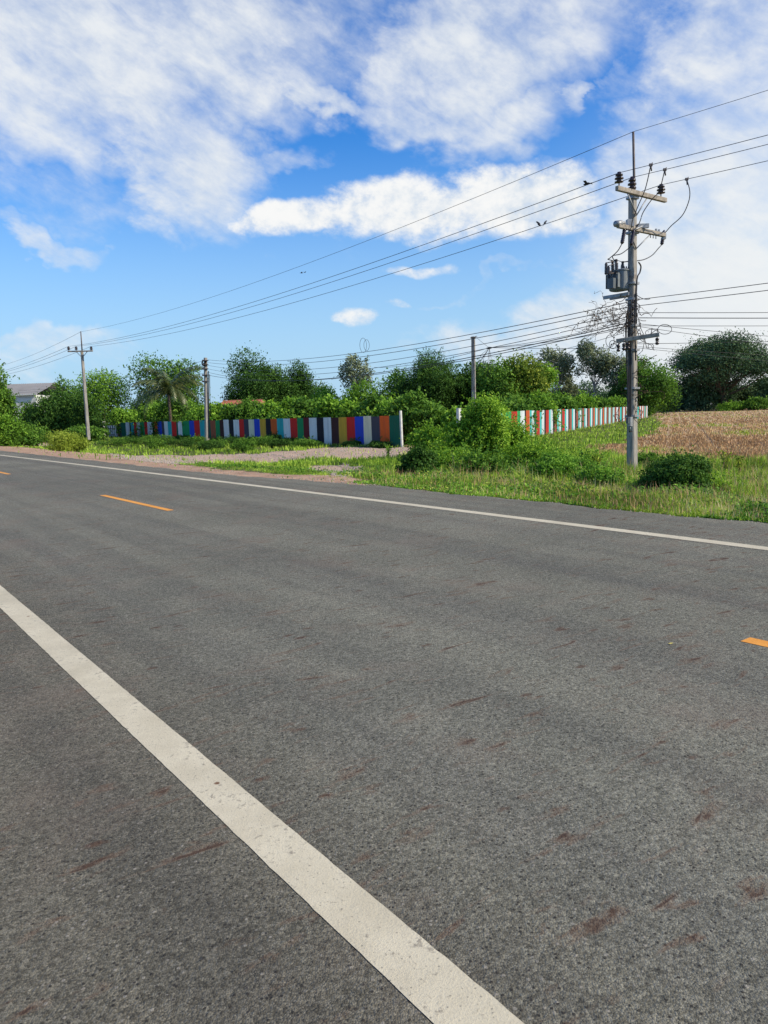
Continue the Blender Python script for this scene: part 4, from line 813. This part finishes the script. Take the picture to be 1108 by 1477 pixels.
# ------------------------------------------------------------------ transformer
tc = P(894, 405, 23.55); tr = thing('pole_transformer', tc - Vector((0, 0, .36)), 'grey pole-mounted transformer with dark bushings on the left of the large power pole', 'transformer')
rot = Matrix(((HVU.x, -HVN.x, 0), (HVU.y, -HVN.y, 0), (0, 0, 1)))   # x along road, y towards the road
def TL(a, b, c_): return tc + rot @ Vector((a, b, c_))
mb = MB(); pr_ = []
for k in range(20):
    a_ = 2 * math.pi * k / 20; cx_, sy_ = math.cos(a_), math.sin(a_); e = .55
    pr_.append((math.copysign(abs(cx_) ** e, cx_) * .30, math.copysign(abs(sy_) ** e, sy_) * .23))
vs = [TL(a_ * kk, b_ * kk, zz) for zz, kk in ((-.30, .86), (-.27, .97), (-.1, 1), (.26, 1), (.262, 1.08), (.29, 1.08), (.315, .96)) for a_, b_ in pr_]
fs = [(r0 * 20 + k, r0 * 20 + (k + 1) % 20, (r0 + 1) * 20 + (k + 1) % 20, (r0 + 1) * 20 + k) for r0 in range(6) for k in range(20)] + [tuple(range(20))[::-1], tuple(range(120, 140))]
mb.add(vs, fs); tank = mb.build('tank', M['tank'], tr)
for sy_ in (-1, 1):
    for sx_ in (-.17, 0.02, .2):
        mb = MB(); mb.box(TL(sx_, sy_ * .27, -.02), (.02, .14, .42), rot); mb.box(TL(sx_ + .05, sy_ * .27, -.02), (.02, .14, .42), rot); mb.build('cooling_fin', M['tank'], tr)
mb = MB(); mb.box(TL(.30, -.12, -.04), (.14, .26, .34), rot); jb = mb.build('terminal_box', M['tank2'], tr)
# nameplate frame on the box, seen from the road
bx = P(882, 409, 23.2); mb = MB(); mb.box(bx, (.22, .12, .30), rot); jb = mb.build('terminal_box', M['tank2'], tr)
mb = MB(); mb.box(bx + rot @ Vector((0, .064, .05)), (.15, .01, .11), rot); mb.box(bx + rot @ Vector((0, .064, -.07)), (.16, .01, .035), rot); mb.build('nameplate', M['galv'], jb)
for (px, p0, p1, dY, r_) in ((884, 396, 376, 0, .06), (889.5, 394, 374, -.1, .062), (897, 394, 377, .05, .06)):
    a_, b_ = P(px, p0, 23.5 + dY), P(px + (1.5 if px > 890 else -.5), p1, 23.5 + dY); mb = MB(); mb.lathe(a_, b_, [(0, .05)] + [(.08 + .055 * k, r_ if k % 2 else r_ * .6) for k in range(13)] + [(.84, .035), (.9, .045), (1, .04)], 10); mb.build('high_voltage_bushing', M['porcelain'], tr)
for px in (900.5, 903.5, 906.5, 909):
    a_, b_ = P(px, 393, 23.4), P(px, 384, 23.4); mb = MB(); mb.lathe(a_, b_, [(0, .03), (.2, .035), (.4, .022), (.6, .035), (.8, .02), (1, .015)], 8); mb.build('low_voltage_bushing', M['porcelain'], tr)
for px, dY in ((874, 0), (877.5, -.1)):
    a_, b_ = P(px, 396, 23.3 + dY), P(px + .5, 378.5 if px < 875 else 384, 23.3 + dY); mb = MB(); mb.lathe(a_, b_, [(0, .03)] + [(.05 + .06 * k, .05 if k % 2 else .035) for k in range(15)] + [(1, .02)], 8); mb.build('surge_arrester', M['porcelain'], tr)
mb = MB(); mb.tube([P(873, 395, 23.3), P(890, 393.5, 23.4)], .02, 5); mb.tube([P(873, 392, 23.3), P(882, 391, 23.4)], .018, 5); mb.tube([P(874, 379.5, 23.3), P(885, 377, 23.4)], .014, 5); mb.tube([P(876, 384, 23.3), P(885, 381, 23.4)], .012, 5)
mb.tube([P(883, 377, 23.5), P(889, 375, 23.4), P(898, 378, 23.5), P(910, 376, 23.4)], .01, 4); mb.build('arrester_bracket', M['rod'], tr)
mb = MB()
for off in (-.16, .16):
    a_ = pole_at(424) - rot @ Vector((0, off, 0)); mb.bar(a_ + HVU * .0, a_ + HVU * .92, .07, .10, chamfer=.05)
mb.bar(pole_at(424) + HVU * .3 - HVN * .25 , pole_at(424) + HVU * .3 + HVN * .25, .06, .08); mb.build('platform_channel', M['galv'], tr)

# ------------------------------------------------------------------ left pole, cable pole, bare post
def simple_pole(name, base, top, w0, w1, label, armspec=None):
    root = thing(name, base, label, 'power pole'); mb = MB(); mb.bar(base - Vector((0, 0, .4)), top, w0, w0, w2=w1, up=(U[0], U[1], 0), chamfer=.14); mb.build('shaft', M['concrete'], root); return root
lp_b = P(127.5, 628, 71.); lp_t = P(118.2, 506, 71.); lp = simple_pole('power_pole', lp_b, lp_t, .30, .22, 'leaning concrete power pole with one crossarm at the far left')
MB().bar(P(98, 507.0, 70.8), P(134, 506.2, 70.6), .12, .12, up=(0, 0, 1)).build('crossarm', M['arm'], lp)
mb = MB(); mb.tube([P(110, 507, 70.7), P(118.5, 516, 70.8)], .03, 5); mb.tube([P(126, 507, 70.7), P(118.8, 516, 70.8)], .03, 5); mb.build('arm_brace', M['galv'], lp)
linS = []
for px in (99.3, 110.3, 132):
    mb = MB(); b = insulator(mb, P(px, 506, 70.7), .34, .15, .06); mb.build('insulator', M['porcelain'], lp); linS.append(b)
MB().tube([P(118.6, 507, 70.9), P(116.6, 478, 70.9)], [.06, .045], 6).build('earth_wire_rod', M['rod'], lp); lrod = P(116.6, 478.5, 70.9)
p3b, p3t = P(298.5, 638, 69.), P(296.5, 516, 69.); cp = simple_pole('cable_pole', p3b, p3t, .34, .26, 'brown weathered concrete pole hung with cable coils in front of the left fence')
mb = MB()
for k in range(5):
    c_ = P(294.5, 524, 68.7) + Vector((rng.normal(0, .05), 0, rng.normal(0, .08))); r_ = .07 + .03 * k; mb.tube([c_ + Vector((math.cos(a_) * r_, .05 * math.sin(a_ * 2), math.sin(a_) * r_ * 1.2)) for a_ in np.linspace(0, 2 * math.pi, 17)], .03, 5)
mb.build('cable_coil', M['vine_dead'], cp)
mb = MB()
for py in (520, 526, 532, 541, 550): q = P(297, py, 68.8); mb.box(q - Vector((.25, .05, 0)), (.16, .12, .14)); mb.box(q - Vector((0, .02, 0)), (.42, .42, .06))
mb.build('cable_rack', M['rod'], cp)
mb = MB(); mb.tube([P(301, 535, 68.9), P(301.5, 632, 68.9)], .045, 5); mb.tube([P(302.5, 540, 68.9), P(303.5, 600, 68.9)], .03, 5); mb.build('service_cable', M['cable'], cp)
bpb, bpt = P(684, 640, 31.), P(682.6, 485.5, 31.); bare = thing('concrete_post', Vector((bpb.x, bpb.y, -.65)), 'bare square concrete post rising out of the creeper bush', 'post')
mb = MB(); mb.bar(Vector((bpb.x, bpb.y, -1)), bpt, .17, .17, w2=.14, up=(.3, 1, 0), chamfer=.08); mb.build('shaft', M['concrete'], bare)
mb = MB(); q = P(682.5, 487, 31.); mb.box(q, (.2, .2, .03)); mb.tube([q, q + Vector((.14, 0, .06)), q + Vector((.16, 0, .02))], .012, 5); mb.build('cable_hook', M['rod'], bare)

# ------------------------------------------------------------------ wires
def sag(a, b, s_, n=28): return [a.lerp(b, i / n) - Vector((0, 0, 4 * s_ * (i / n) * (1 - i / n))) for i in range(n + 1)]
def wire(a, b, s_, r, label, group=None, m_='wire', name='power_line', n=28, extra=None):
    a, b = Vector(a), Vector(b); pts = sag(a, b, s_, n); mb = MB(); mb.tube(pts, r * .62, 5)
    o = mb.build(name, M[m_], None, a); tag(o, label, 'cable', group); return pts
back = -HVU * 46
Gh = 'high voltage wires'
nms = ['left', 'middle', 'right']
hv = []
for i in range(3):
    hv.append(wire(ins_pos[i] - Vector((0, 0, .02)), linS[i], .75, .017, 'thin high voltage wire from the %s insulator of the large pole to the leaning pole' % nms[i], Gh))
    wire(ins_pos[i] - Vector((0, 0, .02)), ins_pos[i] + back, .7, .014, 'high voltage wire leaving the %s insulator of the large pole to the right' % nms[i], Gh)
    wire(linS[i], linS[i] + HVU * 55 + Vector((-3, 0, 0)), .7, .022, 'high voltage wire going left from the %s insulator of the leaning pole' % nms[i], Gh)
wire(rod1, lrod, .75, .013, 'topmost earth wire between the two pole rods', Gh); wire(rod1, rod1 + back, .6, .011, 'earth wire running right from the tall pole rod', Gh)
wire(lrod, lrod + HVU * 55, .6, .018, 'earth wire running left from the leaning pole rod', Gh)
# jumpers
def jumper(pts, label, r=.014):
    mb = MB(); mb.tube(curve(pts), r, 5); tag(mb.build('jumper_cable', M['cable'], None, pts[0]), label, 'cable', 'jumper cables on the large pole')
def on_wire(i, px):  # point along the right-hand run of wire i at column px
    a = ins_pos[i] - Vector((0, 0, .02)); b = ins_pos[i] + back; best = None
    for k in range(0, 400):
        q = a.lerp(b, k / 2000) - Vector((0, 0, 4 * .7 * (k / 2000) * (1 - k / 2000))); v = np.array(q) - CAM; pxx = CX + F_PX * (v @ RT) / (v @ FW)
        if best is None or abs(pxx - px) < best[0]: best = (abs(pxx - px), q)
    return best[1]
w0, w1, w2 = on_wire(0, 939), on_wire(1, 959), on_wire(2, 991)
jumper([w0, P(931, 272, 22.5), P(921, 296, 22.8), P(913, 316, 22.9), P(909, 331, 22.9), cuts[0][0]], 'jumper cable from the left wire down to the left fuse')
jumper([w1, P(951, 275, 22.9), P(940, 288, 23.), P(928, 306, 23.), P(922, 322, 23.), cuts[1][0]], 'jumper cable from the middle wire down to the middle fuse')
jumper([w2, P(995, 276, 23.), P(993, 292, 23.3), P(984, 311, 23.6), P(968, 326, 24.), P(959, 336, 24.3), cuts[2][0]], 'long looping jumper cable from the right wire to the right fuse')
jumper([cuts[0][1], P(891, 362, 23.), P(880, 372, 23.2), P(877, 374, 23.3), P(884, 376, 23.4)], 'cable looping from the left fuse down to the transformer')
jumper([cuts[1][1], P(908, 357, 23.1), P(896, 366, 23.2), P(884, 369, 23.3), P(886, 375, 23.4), P(889, 374, 23.4)], 'cable looping from the middle fuse down to the transformer')
jumper([cuts[2][1], P(950, 358, 24.), P(941, 368, 23.8), P(930, 374, 23.6), P(920, 376, 23.4), P(908, 377, 23.4), P(899, 378, 23.5)], 'cable looping from the right fuse behind the pole to the transformer')
for q, lb in ((w0, 'left'), (w1, 'middle'), (w2, 'right')):
    mb = MB(); mb.box(q, (.09, .05, .07)); mb.tube([q, q + Vector((.05, 0, .06))], .014, 5); mb.tube([q, q + Vector((.02, 0, -.16))], .022, 5)
    tag(mb.build('wire_clamp', M['rod'], None, q), 'clamp joining the jumper cable to the %s high voltage wire' % lb, 'clamp', 'wire clamps')
# low cables running left from the large pole
Gl = 'low voltage and telephone cables'
far3 = P(297, 521, 69.)
J = P(706, 501.5, 29.5)
q0 = pole_at(440)
def lw(p0, p1, s_, r, label): return wire(p0, p1, s_, r, label, Gl, 'cable', 'utility_cable')
L1 = [(P(905, 436, 23.2), P(300, 519, 69), .75, .020, 'uppermost of the low cables running left from the large pole'), (P(905, 443, 23.2), P(300, 523, 69), .8, .020, 'second low cable running left just below the uppermost'),
      (P(905, 451, 23.2), P(300, 527, 69), 1.0, .018, 'third low cable running left to the cable pole'), (P(905, 457, 23.2), P(300, 532, 69), 1.1, .018, 'fourth low cable running left to the cable pole'),
      (P(905, 466, 23.2), P(300, 541, 69), 1.05, .026, 'thick sagging cable bundle running left to the cable pole'), (P(905, 470, 23.2), P(300, 537, 69), 1.15, .022, 'second thick cable just above the sagging bundle'),
      (P(905, 462, 23.2), J, .12, .014, 'cable dropping from the large pole to the knot beside the bare post'), (P(905, 473, 23.2), J, .10, .014, 'lower cable from the large pole to the knot beside the bare post'),
      (P(905, 502, 23.2), J, .02, .012, 'level cable from the low crossarm to the knot beside the bare post'), (P(900, 480, 23.), P(690, 513, 40), .3, .012, 'slack thin wire crossing behind the bare post'),
      (J, bpt + Vector((.1, 0, 0)), .02, .010, 'short wire from the cable knot up to the bare post'), (P(905, 440, 23.2), P(790, 520, 40), .3, .010, 'steep thin wire slanting down left from the large pole'),
      (P(905, 448, 23.2), P(770, 530, 44), .3, .010, 'second steep thin wire slanting down left from the large pole')]
for a_, b_, s_, r_, lb in L1: lw(a_, b_, s_, r_, lb)
lw(J, P(540, 530, 46), .2, .016, 'cable from the knot beside the bare post running on to the left')
mb = MB(); mb.lathe(J - Vector((.12, 0, .02)), J + Vector((.12, 0, .0)), [(0, .015), (.3, .035), (.5, .045), (.7, .035), (1, .015)], 8)
for k in range(9):
    e = J + Vector((rng.uniform(-.7, .1), rng.normal(0, .1), -rng.uniform(.5, 1.5))); mb.tube([J, J.lerp(e, .5) + Vector((rng.normal(0, .1), 0, .1)), e], .006, 4)
tag(mb.build('cable_knot', M['cable'], None, J), 'knot of joined cables with dangling ends right of the bare post', 'cable')
for k, (py, dd) in enumerate(((519, 0), (524, 0), (531, 0), (537, 0))):
    a_ = P(296, py + 1, 69.); lw(a_, a_ + HVU * 60 + Vector((-4, 0, 0)), .6, .024, ['highest', 'second highest', 'third highest', 'lowest'][k] + ' of the cables leaving the cable pole to the left')
# cables to the right of the large pole
RTW = [((921, 432), 143, .35, .016, 'upper low cable rising right from the large pole', 0), ((921, 441), 143, .35, .016, 'second low cable rising right from the large pole', 0), ((921, 451), 91, .4, .014, 'level cable running right over the field, uppermost', .0), ((921, 458.5), 93.5, .5, .020, 'thick level cable running right over the field', .0),
       ((921, 470), 90.5, .4, .012, 'level cable running right over the field, lowest', .0), ((921, 467), 70, .6, .012, 'thin cable sloping down right behind the rain tree', -.9), ((921, 471), 62, .6, .012, 'lower thin cable sloping down right behind the rain tree', -1.2),
       ((921, 496), 91, .2, .012, 'cable leaving right just below the low crossarm', 0.), ((921, 500), 66, .4, .010, 'thin wire leaving right below the low crossarm towards the trees', -.6), ((921, 502), 60, .4, .010, 'lowest thin wire leaving right below the low crossarm', -1.0)]
for (px, py), az, s_, r_, lb, dz_ in RTW:
    a_ = P(px, py, 23.3); d = Vector((math.sin(R_(az)), math.cos(R_(az)), 0)); lw(a_, a_ + d * 46 + Vector((0, 0, dz_)), s_, r_, lb)
# slack loops at the low crossarm
lp_lab = ['biggest slack cable loop right of the low crossarm end', 'small slack loop below the right half of the low crossarm', 'tall slack loop at the left end of the low crossarm', 'small slack loop at the left end of the low crossarm', 'flat slack loop above the right half of the low crossarm']
for (cx_, cy_, rx_, ry_), lb in zip(((959, 475, 10, 7), (939, 500, 4, 4), (880, 492, 6, 9), (884, 497, 5, 6), (940, 480, 9, 5)), lp_lab):
    mb = MB(); mb.tube([P(cx_ + rx_ * math.cos(a_), cy_ + ry_ * math.sin(a_), 22.9) for a_ in np.linspace(0, 2 * math.pi, 22)], .009, 4); tag(mb.build('cable_loop', M['cable'], None, P(cx_, cy_, 22.9)), lb, 'cable', 'slack loops at the low crossarm')
sk_lab = ['slack wire from the large pole down to the middle of the low crossarm', 'slack wire swinging up to the right end of the low crossarm', 'short slack wire dangling under the low crossarm', 'short wire joining the uppermost low cable right of the large pole', 'short wire rising to the large pole left of it under the transformer', 'short wire hanging off the right end of the low crossarm']
for (x0, y0, x1, y1), lb in zip(((921, 462, 930, 484), (927, 484, 948, 474), (930, 487, 934, 503), (918, 425, 938, 431), (893, 435, 905, 425), (948, 474, 951, 484)), sk_lab):
    mb = MB(); mb.tube(sag(P(x0, y0, 23.), P(x1, y1, 23.), .06, 8), .010, 4); tag(mb.build('slack_wire', M['cable'], None, P(x0, y0, 23.)), lb, 'cable', 'slack wires on the large pole')
c_ = P(524, 498, 45.)
for off, w_, h_, lb in ((0, .20, .42, 'bigger'), (.2, .16, .32, 'smaller')):
    mb = MB(); mb.tube([c_ + Vector((math.cos(a_) * w_ + off, 0, math.sin(a_) * h_)) for a_ in np.linspace(0, 2 * math.pi, 20)], .010, 4)
    tag(mb.build('cable_loop', M['cable'], None, c_), lb + ' of two cable loops hung on the wires above the thin open-crowned tree', 'cable')
# guy wire in the field, right of the pole
a_, b_ = P(1000, 602, 60), P(1040, 655, 34); wire(a_, b_, 0.0, .02, 'thin stay wire slanting down into the brown field', None, 'cable', 'stay_wire')

# ------------------------------------------------------------------ birds
def bird(p, hd, label, spread=0., s_=1., group=None):
    p = Vector(p); h_ = Vector((math.cos(hd), math.sin(hd), 0)); up = Vector((0, 0, 1)); side = h_.cross(up); root = thing('bird', p, label, 'bird', group)
    ax = (h_ * .6 + up * .8).normalized() if not spread else h_; a = p + up * .03 * s_ - ax * .03 * s_; b = a + ax * .24 * s_
    mb = MB(); mb.tube([a - ax * .02 * s_, a + ax * .03 * s_, a + ax * .09 * s_, a + ax * .15 * s_, a + ax * .185 * s_, a + ax * .21 * s_ + h_ * .012 * s_, a + ax * .235 * s_ + h_ * .03 * s_, a + ax * .235 * s_ + h_ * .06 * s_], [.012 * s_, .042 * s_, .058 * s_, .05 * s_, .034 * s_, .036 * s_, .026 * s_, .004 * s_], 8); mb.build('body', M['feather'], root)
    t0 = a; mb = MB(); e = t0 - ax * .15 * s_ - up * .0; mb.add([t0 + side * .02 * s_, t0 - side * .02 * s_, e - side * .03 * s_, e + side * .03 * s_], [(0, 1, 2, 3)]); mb.build('tail', M['feather'], root)
    for sg in (-1, 1):
        mb = MB(); r0 = a + ax * .13 * s_ + side * sg * .04 * s_
        if spread: vs = [r0 + h_ * .05 * s_, r0 - h_ * .07 * s_, r0 + side * sg * .2 * s_ - h_ * .08 * s_ + up * .08 * s_, r0 + side * sg * .34 * s_ - h_ * .10 * s_ + up * .03 * s_, r0 + side * sg * .2 * s_ + h_ * .06 * s_ + up * .09 * s_]
        else: vs = [r0 + ax * .03 * s_, r0 + side * sg * .022 * s_ - ax * .03 * s_, r0 - ax * .17 * s_, r0 - ax * .1 * s_ - h_ * .03 * s_]
        mb.add(vs, [tuple(range(len(vs)))]); mb.build('wing', M['feather'], root)
def hv_at(i, px):
    best = None; pts = hv[i]
    for a, b in zip(pts[:-1], pts[1:]):
        for k in range(20):
            q = a.lerp(b, k / 20); v = np.array(q) - CAM; e = abs(CX + F_PX * (v @ RT) / (v @ FW) - px)
            if best is None or e < best[0]: best = (e, q)
    return best[1]
bird(hv_at(2, 779.5), 2.6, 'left of two small dark birds perched on the lowest high voltage wire', s_=.8, group='birds on the wire'); bird(hv_at(2, 786.5), .4, 'right of two small dark birds perched on the lowest high voltage wire', s_=.65, group='birds on the wire')
bird(hv_at(0, 851.5), 2.4, 'dark bird clinging to the left high voltage wire near the large pole', spread=1., s_=.7)
bird(P(434, 394, 75), .3, 'left of two tiny birds flying in the blue sky', 1., .8, 'flying birds'); bird(P(439, 393, 75), .8, 'right of two tiny birds flying in the blue sky', 1., .7, 'flying birds')

# ------------------------------------------------------------------ buildings behind
def bldg():
    Y0 = 165.; a = P(-40, 600, Y0); b = P(74, 600, Y0); zr = P(40, 552, Y0).z; ze = P(40, 569, Y0 - 5).z; root = thing('warehouse', Vector(((a.x + b.x) / 2, Y0, -.65)), 'pale warehouse with a grey sheet roof behind the trees at the far left', 'building')
    mb = MB(); x0, x1 = a.x - 20, b.x; n = 160; vs = []; fs = []
    for i in range(n + 1):
        x = x0 + (x1 - x0) * i / n; z_ = .06 * (i % 2); vs += [(x, Y0 - 6, ze + z_), (x, Y0 + 4, zr + z_), (x, Y0 + 14, ze + z_)]
    for i in range(n): k = 3 * i; fs += [(k, k + 3, k + 4, k + 1), (k + 1, k + 4, k + 5, k + 2)]
    mb.add(vs, fs); mb.build('roof', M['roof_grey'], root)
    mb = MB(); mb.box(((x0 + x1) / 2, Y0 + 4, (ze - .65) / 2 - .1), (x1 - x0 - 1, 19, ze + .65 - .02)); mb.build('wall', M['wall_white'], root)
    mb = MB(); mb.box(((x0 + x1) / 2, Y0 - 6.05, ze - .1), (x1 - x0, .2, .25)); mb.build('gutter', M['white_post'], root)
    for i in range(6):
        xx = x1 - 4 - i * 6.; mb = MB(); mb.box((xx, Y0 - 5.55, 1.2), (3.2, .12, 1.3)); wnd = mb.build('window', M['rail'], root); mb = MB(); mb.box((xx, Y0 - 5.64, 1.2), (.12, .06, 1.3)); mb.build('mullion', M['white_post'], wnd)
    # lean-to roof in front
    q = P(22, 600, 140.); sh_ = thing('shed', Vector((q.x, q.y, -.65)), 'low shed with a striped pale sheet roof below the warehouse', 'shed'); mb = MB(); za = P(22, 597, 140).z; zb_ = P(22, 606, 136).z
    vs = []; fs = []
    for i in range(41): x = q.x - 7 + 14 * i / 40; vs += [(x, q.y - 4, zb_ + .05 * (i % 2)), (x, q.y, za + .05 * (i % 2))]
    fs = [(2 * i, 2 * i + 2, 2 * i + 3, 2 * i + 1) for i in range(40)]; mb.add(vs, fs); mb.build('roof', M['wall_white'], sh_); mb = MB(); mb.box((q.x, q.y - 1.9, (zb_ - .65) / 2 - .06), (13.4, 3.6, zb_ + .6)); mb.build('wall', M['brick'], sh_)
    # house with orange tiles
    q = P(352, 600, 92.); hs_ = thing('house', Vector((q.x, q.y, -.65)), 'low house with an orange tiled roof in front of the tall rounded tree', 'house'); zr = P(352, 577, 92).z; ze = P(352, 583, 90).z
    mb = MB(); W_ = 2.6; vs = [(q.x - W_, q.y - 2.5, ze), (q.x + W_, q.y - 2.5, ze), (q.x + W_ - .3, q.y, zr), (q.x - W_ + .3, q.y, zr), (q.x - W_, q.y + 2.5, ze), (q.x + W_, q.y + 2.5, ze)]; mb.add(vs, [(0, 1, 2, 3), (3, 2, 5, 4), (0, 3, 4), (1, 5, 2)])
    for i in range(20):
        x = q.x - W_ + .3 + (2 * W_ - .6) * i / 19; mb.tube([(x, q.y - 2.5, ze + .03), (x, q.y, zr + .03)], .05, 5)
    mb.build('roof', M['tile'], hs_); mb = MB(); mb.box((q.x, q.y, (ze - .65) / 2 - .02), (2 * W_ - .7, 4.2, ze + .62)); mb.build('wall', M['wall_white'], hs_)
    mb = MB(); mb.box((q.x + .8, q.y - 2.13, 1.0), (1.0, .06, 1.0)); mb.build('window', M['rail'], hs_); mb = MB(); mb.box((q.x - 1.2, q.y - 2.13, .35), (.9, .06, 2.0)); mb.build('door', M['rail'], hs_)
bldg()
# small things on the road and ground
q = G(967, 934); mb = MB(); mb.add([(q.x - .015, q.y, .006), (q.x, q.y - .012, .008), (q.x + .02, q.y, .012), (q.x, q.y + .012, .007)], [(0, 1, 2, 3)]); tag(mb.build('flower_petal', M['litter'], None, q), 'tiny yellow petal lying alone on the asphalt at the right', 'petal')
q = G(55, 637); mb = MB(); mb.bar(q + Vector((-1.0, 0, .12)), q + Vector((1.0, .3, .12)), .35, .25, chamfer=.2); tag(mb.build('concrete_kerb_block', M['white_post'], None, q), 'pale broken concrete block lying in the grass at the far left', 'concrete block')
